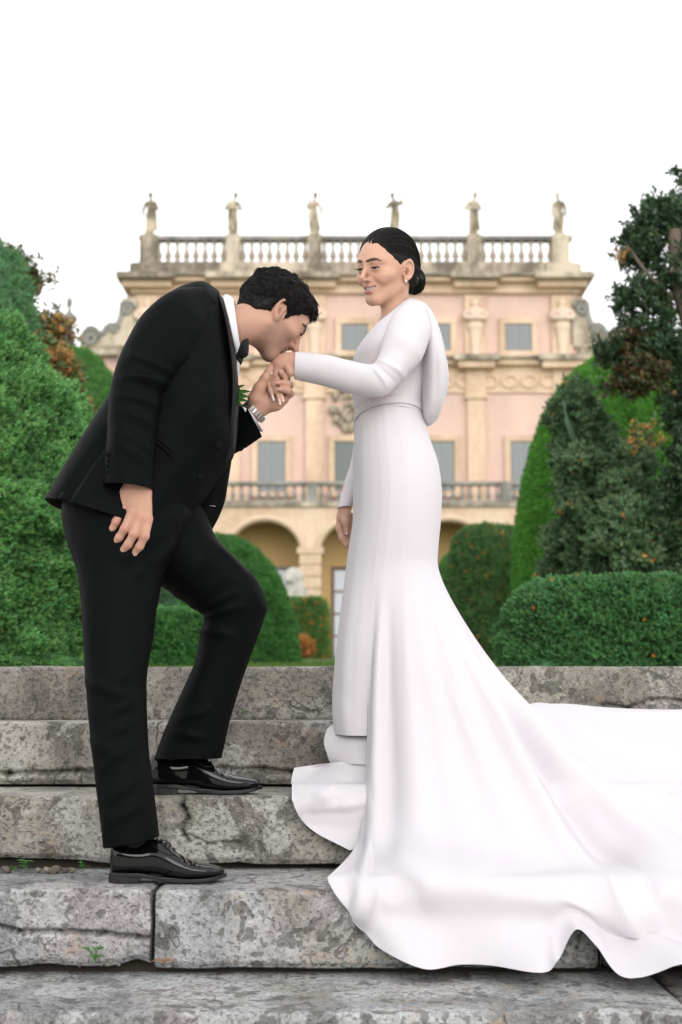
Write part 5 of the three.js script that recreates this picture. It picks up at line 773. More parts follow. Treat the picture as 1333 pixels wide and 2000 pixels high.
{ // shirt: collar band, and the cuffs
  const ring = loft([[436, 582, 458, 692, 3.878, 0.088, 2.2], [444, 578, 465, 698, 3.882, 0.088, 2.2], [454, 583, 471, 700, 3.89, 0.085, 2.2], [459, 588, 474, 698, 3.895, 0.082, 2.2]], { n: 60, rows: 30, rim: [false, 0.04, 0.5, true] });
  const cuff = loft([[497, 842, 474, 795, 3.992, 0.046, 2.3], [514, 842, 485, 800, 3.985, 0.044, 2.3]], { n: 40, rows: 8, rim: [false, 0.06, 0.8, true] });
  const front = loft([[452, 690, 470, 700, 3.86, 0.05], [450, 740, 466, 740, 3.86, 0.05], [440, 800, 462, 800, 3.87, 0.05]], { n: 30, rows: 20, cap0: true, cap1: true });
  const sh = part(groom, 'shirt', front, shirtMat, 'white dress shirt'); part(sh, 'collar', ring, shirtMat); part(sh, 'cuff', cuff, shirtMat);
}
{ // bow tie: knot and two wings
  const P = [];
  const wing = loft([[464, 690, 470, 700, 3.80, 0.012], [470, 672, 480, 698, 3.79, 0.016], [476, 664, 486, 690, 3.785, 0.014], [483, 661, 487, 664, 3.78, 0.006]], { n: 24, rows: 24, cap0: true, cap1: true }), wing2 = loft([[462, 692, 470, 690, 3.81, 0.02], [462, 706, 476, 696, 3.83, 0.02], [463, 716, 474, 706, 3.86, 0.02]], { n: 24, rows: 20, cap0: true, cap1: true });
  P.push(wing, wing2); part(groom, 'bow_tie', mergeGeometries(P), velvet, 'black bow tie');
}
{ // wristwatch: bracelet of steel links with a clasp
  const steel = std(0.5, 0.51, 0.53, 0.28, { metalness: 1 }), w = new THREE.Group(); w.name = 'wristwatch'; groom.add(w); w.userData.label = 'steel wristwatch with link bracelet';
  const a = W(478, 784, 3.955), b = W(512, 815, 3.955), c = a.clone().lerp(b, 0.5), ax = b.clone().sub(a).normalize(), arm = V(ax.y, -ax.x, 0).multiplyScalar(-1), R1 = a.distanceTo(b) / 2 + 0.003, R2 = 0.033; c.z = W(497, 800, 3.992).z;
  for (let k = 0; k < 22; k++) { const t = k / 22 * Math.PI * 2, p = c.clone().addScaledVector(ax, R1 * Math.cos(t)).add(V(0, 0, R2 * Math.sin(t))), tan = ax.clone().multiplyScalar(-R1 * Math.sin(t)).add(V(0, 0, R2 * Math.cos(t))).normalize(), nrm = ax.clone().multiplyScalar(Math.cos(t) / R1).add(V(0, 0, Math.sin(t) / R2)).normalize(), side = nrm.clone().cross(tan).normalize(), M = new THREE.Matrix4().makeBasis(tan, side, nrm); void arm;
    const big = k >= 6 && k <= 8; for (const s of [-1, 0, 1]) { const g = new THREE.BoxGeometry(0.0072, s === 0 ? 0.0062 : 0.0042, 0.003 + (s === 0 ? 0.0005 : 0)); g.translate(0, s * 0.0056, 0); const L = part(w, big ? 'clasp' : 'link', g, steel); L.setRotationFromMatrix(M); L.position.copy(p); } }
}
{ // leaves of the buttonhole
  const leaf = std(0.05, 0.17, 0.03, 0.5, { side: THREE.DoubleSide }), L = (x0, y0, x1, y1, z, w) => { const a = W(x0, y0, z), b = W(x1, y1, z - 0.02), d = b.clone().sub(a), len = d.length(), n = 12, pos = [], idx = [], s = V(-d.y, d.x, 0.3 * d.x).normalize(); for (let i = 0; i <= n; i++) { const t = i / n, ww = w * Math.pow(Math.sin(Math.PI * Math.min(1, 0.04 + t * 0.96)), 0.8) * (1 - 0.35 * t); for (const q of [-1, 0, 1]) { const p = a.clone().lerp(b, t).addScaledVector(s, q * ww).add(V(0, -0.012 * t * t, Math.abs(q) * 0.004)); pos.push(p.x, p.y, p.z); } } for (let i = 0; i < n; i++) for (const q of [0, 1]) { const k = i * 3 + q; idx.push(k, k + 1, k + 3, k + 1, k + 4, k + 3); } void len; return geoOf(pos, idx); };
  const bt = new THREE.Group(); bt.name = 'buttonhole_sprig'; groom.add(bt);
  for (const l of [[455, 770, 491, 757, 3.79, 0.007], [455, 775, 488, 768, 3.785, 0.008], [455, 782, 486, 776, 3.78, 0.007], [455, 765, 480, 744, 3.79, 0.005], [456, 786, 476, 786, 3.775, 0.006]]) part(bt, 'leaf', L(...l), leaf);
}
// ---------- shoes ----------
const patent = std(0.004, 0.004, 0.005, 0.05, { specularIntensity: 0.9 }), soleMat = std(0.010, 0.010, 0.011, 0.35);
function shoe(x0, x1, yb, z, turn, flip) { // heel at x0, toe at x1 along the ground line yb (photograph), built in its own frame
  const g = new THREE.Group(); g.name = 'shoe'; groom.add(g); const A = W(x0, yb, z), B = W(x1, yb, z), L = A.distanceTo(B);
  // profile stations along the length: [t, bottom, top, half width, centre shift]
  const S = [[0.0, 0.030, 0.085, 0.010, 0], [0.02, 0.026, 0.100, 0.022, 0], [0.08, 0.024, 0.106, 0.030, 0], [0.18, 0.024, 0.103, 0.033, 0], [0.28, 0.023, 0.104, 0.033, 0.001], [0.36, 0.022, 0.110, 0.033, 0.002], [0.43, 0.019, 0.107, 0.036, 0.003], [0.50, 0.014, 0.094, 0.040, 0.004], [0.58, 0.011, 0.077, 0.044, 0.004], [0.66, 0.010, 0.062, 0.046, 0.004], [0.74, 0.010, 0.051, 0.045, 0.003], [0.82, 0.011, 0.046, 0.041, 0.002], [0.90, 0.013, 0.042, 0.034, 0.001], [0.96, 0.016, 0.037, 0.024, 0], [0.992, 0.020, 0.031, 0.011, 0], [1.0, 0.023, 0.027, 0.003, 0]];
  const n = 48, rows = 110, pos = [], idx = [], q = L / 0.30;
  for (let j = 0; j <= rows; j++) { const t = j / rows; let k = 0; while (k < S.length - 2 && S[k + 1][0] < t) k++; const f = (t - S[k][0]) / (S[k + 1][0] - S[k][0]), a = S[Math.max(0, k - 1)], b = S[k], c = S[k + 1], d = S[Math.min(S.length - 1, k + 2)], st = [1, 2, 3, 4].map(i => cat(a[i], b[i], c[i], d[i], f));
    for (let i = 0; i < n; i++) { const th = i / n * Math.PI * 2, cy = Math.sin(th), cz = Math.cos(th), yy = (st[0] + st[1]) / 2 + (st[1] - st[0]) / 2 * sp(cy, cy < 0 ? 0.55 : 0.85), narrow = cy > 0 ? 1 - 0.30 * Math.pow(cy, 1.5) * sstep(0.35, 0.05, Math.abs(t - 0.35)) : 1; let zz = Math.max(st[2], 0.002) * sp(cz, cy < 0 ? 0.6 : 0.85) * narrow + st[3];
      const crease = -0.0035 * Math.exp(-(((t - 0.60 - 0.06 * cz) / 0.018) ** 2)) * sstep(-0.2, 0.5, cy) - 0.0028 * Math.exp(-(((t - 0.665 - 0.05 * cz) / 0.016) ** 2)) * sstep(-0.2, 0.5, cy), cap = (t > 0.745 && t < 0.755) ? 0.0012 : 0; pos.push(t * 0.30, yy + (crease + cap) * Math.max(0, cy), zz * (1 + cap)); } }
  for (let j = 0; j < rows; j++) for (let i = 0; i < n; i++) { const a = j * n + i, b = j * n + (i + 1) % n; idx.push(a, a + n, b, b, a + n, b + n); }
  { const m = pos.length / 3; pos.push(0, 0.055, 0); for (let i = 0; i < n; i++) idx.push(m, i, (i + 1) % n); }
  const up = part(g, 'upper', geoOf(pos, idx.map((v, i, a) => i % 3 === 1 ? a[i + 1] : i % 3 === 2 ? a[i - 1] : v)), patent);
  // welted sole and stacked heel
  const out = (off) => { const s = new THREE.Shape(), P = []; for (let j = 0; j <= 60; j++) { const t = j / 60; let k = 0; while (k < S.length - 2 && S[k + 1][0] < t) k++; const f = (t - S[k][0]) / (S[k + 1][0] - S[k][0]); P.push([t * 0.30, lerp(S[k][3], S[k + 1][3], f) + off, lerp(S[k][4], S[k + 1][4], f)]); } P.forEach(([x, w, c], i) => i ? s.lineTo(x, w + c) : s.moveTo(x - 0.003, w + c)); s.lineTo(0.3045, 0); for (const [x, w, c] of P.reverse()) s.lineTo(x, -w + c); s.closePath(); return s; };
  const so = new THREE.ExtrudeGeometry(out(0.0035), { depth: 0.007, bevelEnabled: true, bevelSize: 0.0012, bevelThickness: 0.0012, bevelSegments: 2 }); so.rotateX(-Math.PI / 2); { const p = so.attributes.position; for (let i = 0; i < p.count; i++) { const t = p.getX(i) / 0.30; p.setY(i, p.getY(i) + interp([[0, 0.0185], [0.25, 0.0175], [0.36, 0.012], [0.5, 0.004], [0.62, 0.0015], [0.8, 0.0025], [0.92, 0.006], [1, 0.012]], t)); } so.computeVertexNormals(); }
  part(g, 'sole', so, soleMat);
  const hs = new THREE.Shape(); hs.absarc(0.028, 0, 0.033, Math.PI * 0.5, Math.PI * 1.5, false); hs.lineTo(0.075, -0.033); hs.lineTo(0.075, 0.033); hs.closePath(); const hg = new THREE.ExtrudeGeometry(hs, { depth: 0.0205, bevelEnabled: true, bevelSize: 0.0008, bevelThickness: 0.0008, bevelSegments: 1 }); hg.rotateX(-Math.PI / 2); hg.translate(0.001, 0.0008, 0); part(g, 'heel', hg, soleMat);
  // laces and facing seams
  for (let k = 0; k < 5; k++) { const t = 0.40 + k * 0.037, y = interp([[0.36, 0.1105], [0.43, 0.1085], [0.5, 0.0955], [0.58, 0.0785]], t) - 0.001, P = [-1, -0.5, 0, 0.5, 1].map(s => V(t * 0.30 + 0.004 * Math.abs(s), y - 0.008 * s * s + 0.0035, s * 0.019 + 0.002)); part(g, 'lace', tube(P, 0.0016, 12, 5), soleMat); }
  part(g, 'lace', tube([V(0.13, 0.108, 0.006), V(0.145, 0.108, 0.022), V(0.16, 0.098, 0.027), V(0.15, 0.103, 0.012)], 0.0014, 14, 5), soleMat);
  for (const s of [-1, 1]) part(g, 'seam', tube([V(0.108, 0.104, s * 0.021), V(0.122, 0.09, s * 0.031 + 0.002), V(0.15, 0.075, s * 0.037 + 0.003), V(0.172, 0.073, s * 0.030 + 0.003)], 0.0009, 16, 4), soleMat);
  part(g, 'sock', (() => { const c = new THREE.CylinderGeometry(0.029, 0.031, 0.05, 24, 1, true); c.scale(1.15, 1, 0.8); c.translate(0.060, 0.105, 0); return c; })(), std(0.006, 0.006, 0.007, 0.95));
  g.position.copy(A); g.scale.setScalar(q); g.rotation.y = turn; return g;
}
{ const a = shoe(216, 438, 1713, 3.635, 0.06), b = shoe(291, 508, 1547, 3.965, 0.05); a.position.y = STEP.D[0] + 0.002; b.position.y = STEP.C[0] + 0.002; }
// ---------- bride: hands ----------
const ZH = 3.955;
const bLeft = bonesField([
  { p: [[600, 713, ZH + 0.004, 20], [578, 711, ZH + 0.004, 19], [562, 709, ZH + 0.004, 14]], k: 0.02 }, { p: [[572, 704, ZH, 12], [556, 704, ZH + 0.004, 10], [544, 711, ZH - 0.004, 8]], k: 0.02 }, { p: [[575, 716, ZH, 14], [560, 717, ZH, 11], [548, 718, ZH, 9]], k: 0.02 }, { p: [[560, 706, ZH + 0.014, 10], [542, 711, ZH + 0.012, 8], [537, 715, ZH + 0.020, 7]], k: 0.02 },
  { p: [[544, 711, ZH - 0.004, 7.6], [541, 734, ZH - 0.010, 6], [546, 760, ZH - 0.012, 5.2], [552, 779, ZH - 0.012, 3.9]], k: 0.005, g: 1 }, { p: [[541, 712, ZH + 0.004, 7.6], [538, 738, ZH - 0.006, 5.9], [542, 764, ZH - 0.012, 5.2], [546, 784, ZH - 0.014, 3.9]], k: 0.005, g: 2 },
  { p: [[538, 714, ZH + 0.012, 7.2], [532, 736, ZH + 0.000, 5.8], [536, 754, ZH - 0.008, 5], [540, 766, ZH - 0.012, 3.8]], k: 0.005, g: 3 }, { p: [[535, 717, ZH + 0.02, 6.6], [525, 744, ZH + 0.004, 5.4], [529, 763, ZH - 0.006, 4.7], [533, 776, ZH - 0.010, 3.6]], k: 0.005, g: 4 },
  { p: [[578, 724, ZH - 0.006, 11], [568, 727, ZH - 0.018, 7.2], [561, 718, ZH - 0.026, 5.4]], k: 0.01, g: 5 }], 0.02);
const bHandC = handColor([0.49, 0.285, 0.21], [0.45, 0.205, 0.165], [[541, 711, ZH - 0.02, 8], [541, 736, ZH - 0.02, 7], [561, 718, ZH - 0.03, 6], [532, 736, ZH - 0.01, 6]]);
const bLeftGeo = surf(bLeft.f, bLeft.lo, bLeft.hi, 0.0018, bHandC);
const ZQ = 4.235;
const bRight = bonesField([{ p: [[680, 950, ZQ + 0.01, 11], [674, 990, ZQ, 11], [671, 1010, ZQ, 12]] }, { p: [[667, 1008, ZQ + 0.008, 9.5], [664, 1032, ZQ + 0.006, 7.6], [669, 1050, ZQ + 0.0, 6.4], [677, 1065, ZQ - 0.004, 4.6]], k: 0.008, g: 1 }, { p: [[672, 1010, ZQ + 0.012, 9], [671, 1036, ZQ + 0.014, 7], [676, 1052, ZQ + 0.01, 6], [681, 1064, ZQ + 0.006, 4.6]], k: 0.008, g: 2 }, { p: [[677, 1010, ZQ + 0.016, 9], [679, 1036, ZQ + 0.02, 7], [683, 1056, ZQ + 0.014, 5]], k: 0.008, g: 3 }, { p: [[684, 1008, ZQ + 0.016, 8], [686, 1030, ZQ + 0.02, 6], [688, 1046, ZQ + 0.014, 4.6]], k: 0.008, g: 4 }, { p: [[676, 1000, ZQ - 0.012, 8.5], [674.5, 1019, ZQ - 0.020, 6.4], [677, 1041, ZQ - 0.018, 4.6]], k: 0.01, g: 5 }], 0.02);
const bRightGeo = surf(bRight.f, bRight.lo, bRight.hi, 0.002, bHandC);
for (const [tip, d] of [[[552.5, 779, ZH - 0.0180], [0.25, -1, 0]], [[546.6, 785, ZH - 0.0200], [0.2, -1, 0]], [[540.5, 766, ZH - 0.0178], [0.3, -1, 0]], [[533.5, 777, ZH - 0.0155], [0.28, -1, 0]]]) nail(bride, 'fingernail', W(...tip), V(...d), V(0, 0.1, 1), 0.017, 0.0045, nailMat, true);
nail(bride, 'fingernail', W(677, 1039, ZQ - 0.0255), V(0.1, -1, 0), V(0, 0, 1), 0.016, 0.0048, nailMat, true);
const bTorso = (() => { const c = bonesField([{ p: [[782, 650, 4.12, 46], [768, 720, 4.12, 55], [762, 800, 4.12, 50], [775, 950, 4.12, 62], [770, 1100, 4.12, 56], [760, 1300, 4.12, 30], [750, 1525, 4.10, 16]] }, { p: [[800, 640, 4.0, 26], [745, 745, 3.94, 22], [600, 714, 3.958, 18]] }, { p: [[730, 690, 4.25, 22], [718, 850, 4.27, 18], [680, 960, 4.24, 10]] }], 0.04); return surf(c.f, c.lo, c.hi, 0.014, () => bSkin); })();
part(bride, 'body', mergeGeometries([brideHeadGeo, bLeftGeo, bRightGeo, bTorso]), bSkinMat);
{ // ring
  const g = new THREE.TorusGeometry(0.0092, 0.0011, 6, 22); g.scale(1, 1, 1); g.rotateX(1.3); const st = new THREE.OctahedronGeometry(0.0042, 1); st.translate(-0.001, 0.001, 0.0112); const r = part(bride, 'ring', mergeGeometries([g.toNonIndexed(), st].map(q => { q.deleteAttribute('uv'); return q; })), std(0.85, 0.82, 0.76, 0.12, { metalness: 0.9 })); r.position.copy(W(532, 732, ZH + 0.0));
}
// ---------- bride: gown ----------
const crepe = std(0.605, 0.577, 0.601, 0.7, { side: THREE.DoubleSide, sheen: 0.15, sheenRoughness: 0.4, sheenColor: new THREE.Color(1, 0.98, 1), specularIntensity: 0.3 });
const BS = [[749, 630, 805, 584, 4.115, 0.060, 2], [716, 662, 838, 606, 4.12, 0.155, 2.1], [694, 694, 846, 650, 4.12, 0.168, 2.2], [689, 725, 845, 700, 4.12, 0.150, 2.2], [687, 762, 836, 757, 4.12, 0.126, 2.1], [694, 803, 829, 812, 4.12, 0.117, 2.1], [692, 850, 839, 856, 4.12, 0.134, 2.1], [690, 905, 856, 905, 4.12, 0.155, 2.1], [690, 960, 863, 960, 4.12, 0.165, 2.1], [689, 1020, 861, 1020, 4.12, 0.160, 2.1], [680, 1080, 856, 1078, 4.12, 0.146, 2.1], [672, 1140, 860, 1130, 4.12, 0.136, 2.1]];
const gown = new THREE.Group(); gown.name = 'gown'; bride.add(gown); gown.userData.label = 'white crepe gown with fitted waist and spreading train';
part(gown, 'bodice', loft(BS.slice(0, 6), { n: 100, rows: 160, rim: [true, 0.04, 0.03, false], disp: sum((x, y, z) => 0.0025 * fbm(x * 9, y * 9, z * 9, 2), folds([[705, 690, 780, 650, 3.97, 0.03, 0.006], [845, 700, 790, 790, 3.98, 0.02, 0.005], [700, 740, 770, 760, 3.98, 0.02, 0.005], [800, 740, 800, 790, 4.0, 0.0035, -0.003]])) }), crepe);
{ const g = loft([[691.5, 816, 830.5, 803, 4.12, 0.1225, 2.1], [691.5, 823, 830.8, 810, 4.12, 0.1235, 2.1], [691.5, 830, 831.2, 818, 4.12, 0.1245, 2.1]], { n: 100, rows: 10, rim: [true, 0.03, 0.5, true] }), P = g.attributes.position; for (let i = 0; i < P.count; i++) P.setY(i, P.getY(i) + 0.031 * clamp((P.getZ(i) + 4.12) / 0.124, -1, 1)); g.computeVertexNormals(); part(gown, 'belt', g, crepe); }
part(gown, 'sleeve', loft([[792, 590, 834, 608, 4.0, 0.045, 2], [766, 617, 842, 645, 3.975, 0.060, 2.1], [751, 655, 834, 677, 3.955, 0.060, 2.1], [741, 690, 817, 708, 3.94, 0.056, 2.1], [733, 710, 783, 744, 3.925, 0.053, 2.1], [716, 712, 750, 773, 3.915, 0.050, 2.1], [688, 706, 706, 772, 3.92, 0.046, 2.1], [645, 696.5, 652, 759, 3.935, 0.042, 2.1], [606, 690, 608, 747, 3.948, 0.038, 2.1], [577.5, 687, 576.5, 738.5, 3.955, 0.036, 2.1]], { n: 90, rows: 220, cap0: true, rim: [false, 0.06, 0.03, true], disp: sum((x, y, z) => 0.002 * fbm(x * 16, y * 16, z * 16, 2), folds([[738, 700, 790, 728, 3.87, 0.008, 0.006], [735, 712, 770, 742, 3.87, 0.006, -0.006], [728, 716, 756, 752, 3.87, 0.006, 0.005], [742, 705, 765, 700, 3.88, 0.007, 0.004], [770, 650, 830, 700, 3.9, 0.025, 0.005], [640, 700, 560, 735, 3.9, 0.03, 0.004], [820, 640, 780, 720, 3.9, 0.02, 0.004]])) }), crepe);
part(gown, 'sleeve', loft([[712, 668, 772, 660, 4.24, 0.05], [702, 720, 765, 720, 4.26, 0.055], [697, 800, 745, 800, 4.27, 0.05], [688, 890, 733, 890, 4.26, 0.045], [672, 945, 710, 945, 4.25, 0.04], [659, 993, 688, 990, 4.235, 0.034]], { n: 50, rows: 90, cap0: true, rim: [false, 0.08, 0.03, true] }), crepe);
part(gown, 'back_drape', loft([[814, 597, 833, 604, 4.115, 0.06, 2], [816, 615, 846, 627, 4.115, 0.115, 2.2], [820, 652, 859, 659, 4.11, 0.142, 2.3], [820, 700, 870, 703, 4.10, 0.148, 2.3], [820, 745, 876, 748, 4.10, 0.135, 2.3], [822, 790, 866, 792, 4.10, 0.11, 2.3], [824, 816, 854, 818, 4.10, 0.075, 2.2], [831, 828, 842, 829, 4.10, 0.03, 2]], { n: 60, rows: 120, cap0: true, cap1: true, disp: folds([[852, 650, 856, 800, 3.96, 0.01, -0.004], [862, 680, 860, 800, 3.98, 0.01, 0.004]]) }), crepe);
// skirt and train: sheets through hanging lines. Each line: angle on the hip ring, then points down to the hem
const stepAt = z => z < 3.1 ? [0, 0] : z < 3.5 ? [0.2, 3.1] : z < 3.9 ? [0.402, 3.5] : z < 4.3 ? [0.599, 3.9] : z < 4.7 ? [0.794, 4.3] : [0.97, 4.7];
function keepOff(p, m = 0.024) { for (let k = 0; k < 2; k++) { const z = -p.z, [y, zf] = stepAt(z + m); const up = y + m - p.y; if (up > 0) { const fw = z - zf + m; if (up < fw * 1.2) p.y += up; else p.z += fw; } } return p; }
function sheet(lines, o = {}) {
  const ringPts = a => BS.slice(5).map(s => { const L = W(s[0], s[1], s[4]), R = W(s[2], s[3], s[4]), c = L.clone().add(R).multiplyScalar(0.5), A = R.clone().sub(L).multiplyScalar(0.5), p = s[6]; return c.addScaledVector(A, sp(Math.cos(a), 2 / p)).add(V(0, 0, s[5] * sp(Math.sin(a), 2 / p))); });
  const fit = ([x, y, z]) => { if (y > 1392) z = Math.min(z, 4.27); if (y > 1530) z = Math.min(z, 3.872); if (y > 1703) z = Math.min(z, 3.474); const fl = (y > 1703 ? 0.213 : y > 1530 ? 0.416 : y > 1392 ? 0.613 : 0.81); if (y > 1395) z = Math.min(z, (CAMY - fl) * F / (y - HORIZON)); return W(x, y, z); };
  const C = lines.map(l => { const q = l.p.map(fit); return (l.a === undefined ? q : [...ringPts(l.a * Math.PI / 180), ...q]).map(v => [v.x, v.y, v.z]); });
  const nu = o.nu ?? 240, nv = o.nv ?? 220, pos = [], idx = [], K = C[0].length;
  for (let j = 0; j <= nv; j++) { const row = C.map(c => catRow(c, j / nv)); for (let i = 0; i <= nu; i++) { const r = catRow(row, i / nu), v = V(r[0], r[1], r[2]); pos.push(v.x, v.y, v.z); } }
  for (let j = 0; j < nv; j++) for (let i = 0; i < nu; i++) { const a = j * (nu + 1) + i, b = a + nu + 1; idx.push(a, b, a + 1, a + 1, b, b + 1); }
  let g = geoOf(pos, idx); if (o.flip) { const ix = g.index.array; for (let k = 0; k < ix.length; k += 3) { const t = ix[k]; ix[k] = ix[k + 1]; ix[k + 1] = t; } g.computeVertexNormals(); }
  if (o.disp) g = displace(g, o.disp);
  const P = g.attributes.position, off = m => { for (let i = 0; i < P.count; i++) { const p = keepOff(V(P.getX(i), P.getY(i), P.getZ(i)), m); P.setXYZ(i, p.x, p.y, p.z); } };
  if (o.knee) { const [j0, j1, n] = o.knee; for (let it = 0; it < n; it++) { const a = P.array.slice(); for (let j = j0; j < j1; j++) { const w = Math.sin(Math.PI * (j - j0) / (j1 - j0)) * 0.5; for (let i = 0; i <= nu; i++) { const k = (j * (nu + 1) + i) * 3, u = k - (nu + 1) * 3, d = k + (nu + 1) * 3; for (let e = 0; e < 3; e++) P.array[k + e] = lerp(a[k + e], (a[u + e] + a[d + e]) / 2, w); } } } }
  off(0.032);
  // soften what the steps pushed
  for (let it = 0; it < (o.smooth ?? 6); it++) { const a = P.array.slice(); for (let j = 1; j < nv; j++) for (let i = 1; i < nu; i++) { const k = (j * (nu + 1) + i) * 3, l = k - 3, r = k + 3, u = k - (nu + 1) * 3, d = k + (nu + 1) * 3; for (let e = 0; e < 3; e++) P.array[k + e] = 0.4 * a[k + e] + 0.15 * (a[l + e] + a[r + e] + a[u + e] + a[d + e]); } }
  off(0.014); { const a = P.array.slice(); for (let j = 1; j < nv; j++) for (let i = 1; i < nu; i++) { const k = (j * (nu + 1) + i) * 3, l = k - 3, r = k + 3, u = k - (nu + 1) * 3, d = k + (nu + 1) * 3; for (let e = 0; e < 3; e++) P.array[k + e] = 0.2 * a[k + e] + 0.2 * (a[l + e] + a[r + e] + a[u + e] + a[d + e]); } } off(0.009); void K; g.computeVertexNormals(); return g;
}
const far8 = (x, y, z) => [[x, y, z], [x, y + 60, z + 0.02], [x - 4, y + 90, z + 0.03], [x - 8, y + 110, z + 0.04], [x - 10, y + 120, z + 0.05], [x - 12, y + 122, z + 0.06], [x - 14, y + 123, z + 0.07]];
const line = (str) => str;
void line; void far8;
const frontPanel = sheet([
  { a: -100, p: [[790, 1250, 4.26], [788, 1320, 4.26], [786, 1370, 4.26], [785, 1400, 4.26], [785, 1420, 4.25], [785, 1430, 4.25], [785, 1436, 4.25]] },
  { a: -140, p: [[705, 1240, 4.22], [700, 1310, 4.22], [697, 1360, 4.22], [695, 1395, 4.21], [694, 1415, 4.2], [694, 1425, 4.2], [694, 1432, 4.2]] },
  { a: -180, p: [[661, 1240, 4.12], [655, 1300, 4.11], [651, 1350, 4.10], [650, 1385, 4.09], [651, 1408, 4.08], [653, 1422, 4.08], [655, 1433, 4.08]] },
  { a: -212, p: [[672, 1240, 4.02], [667, 1300, 4.01], [665, 1350, 4.01], [666, 1385, 4.0], [667, 1408, 4.0], [669, 1424, 4.0], [671, 1436, 4.0]] },
  { a: -231, p: [[697, 1240, 3.982], [693, 1300, 3.978], [691, 1350, 3.975], [691, 1385, 3.973], [691, 1410, 3.972], [692, 1425, 3.972], [693, 1437, 3.972]] },
  { a: -247, p: [[722, 1240, 3.968], [720, 1300, 3.962], [719, 1350, 3.96], [718, 1385, 3.96], [718, 1410, 3.96], [717, 1425, 3.96], [717, 1437, 3.96]] }], { nu: 110, nv: 300, smooth: 5, knee: [105, 185, 120], disp: (x, y, z) => 0.002 * fbm(x * 8, y * 3, z * 8, 2) * sstep(1.3, 1.1, y) });
part(gown, 'front_panel', frontPanel, crepe);
const ridge = (pts, z, w, h) => pts.slice(0, -1).map((p, i) => [p[0], p[1], pts[i + 1][0], pts[i + 1][1], z + (i * -0.08), w, h]);
function ridges(list) { // smooth long folds: polyline, width at the top and at the hem, height
  const L = list.map(r => ({ P: r[0].map(q => W(q[0], q[1], q[2])), w0: r[1], w1: r[2], h: r[3] }));
  return (x, y, z) => { let d = 0; for (const f of L) { let best = 1e9, tt = 0; const n = f.P.length - 1; for (let i = 0; i < n; i++) { const a = f.P[i], b = f.P[i + 1], ex = b.x - a.x, ey = b.y - a.y, t = clamp(((x - a.x) * ex + (y - a.y) * ey) / (ex * ex + ey * ey), 0, 1), q = Math.hypot(x - a.x - ex * t, y - a.y - ey * t); if (q < best) { best = q; tt = (i + t) / n; } } const w = lerp(f.w0, f.w1, tt); d += f.h * Math.exp(-(best * best) / (w * w)) * sstep(0, 0.25, tt) * (tt > 0.999 ? 0.8 : 1); } return d; };
}
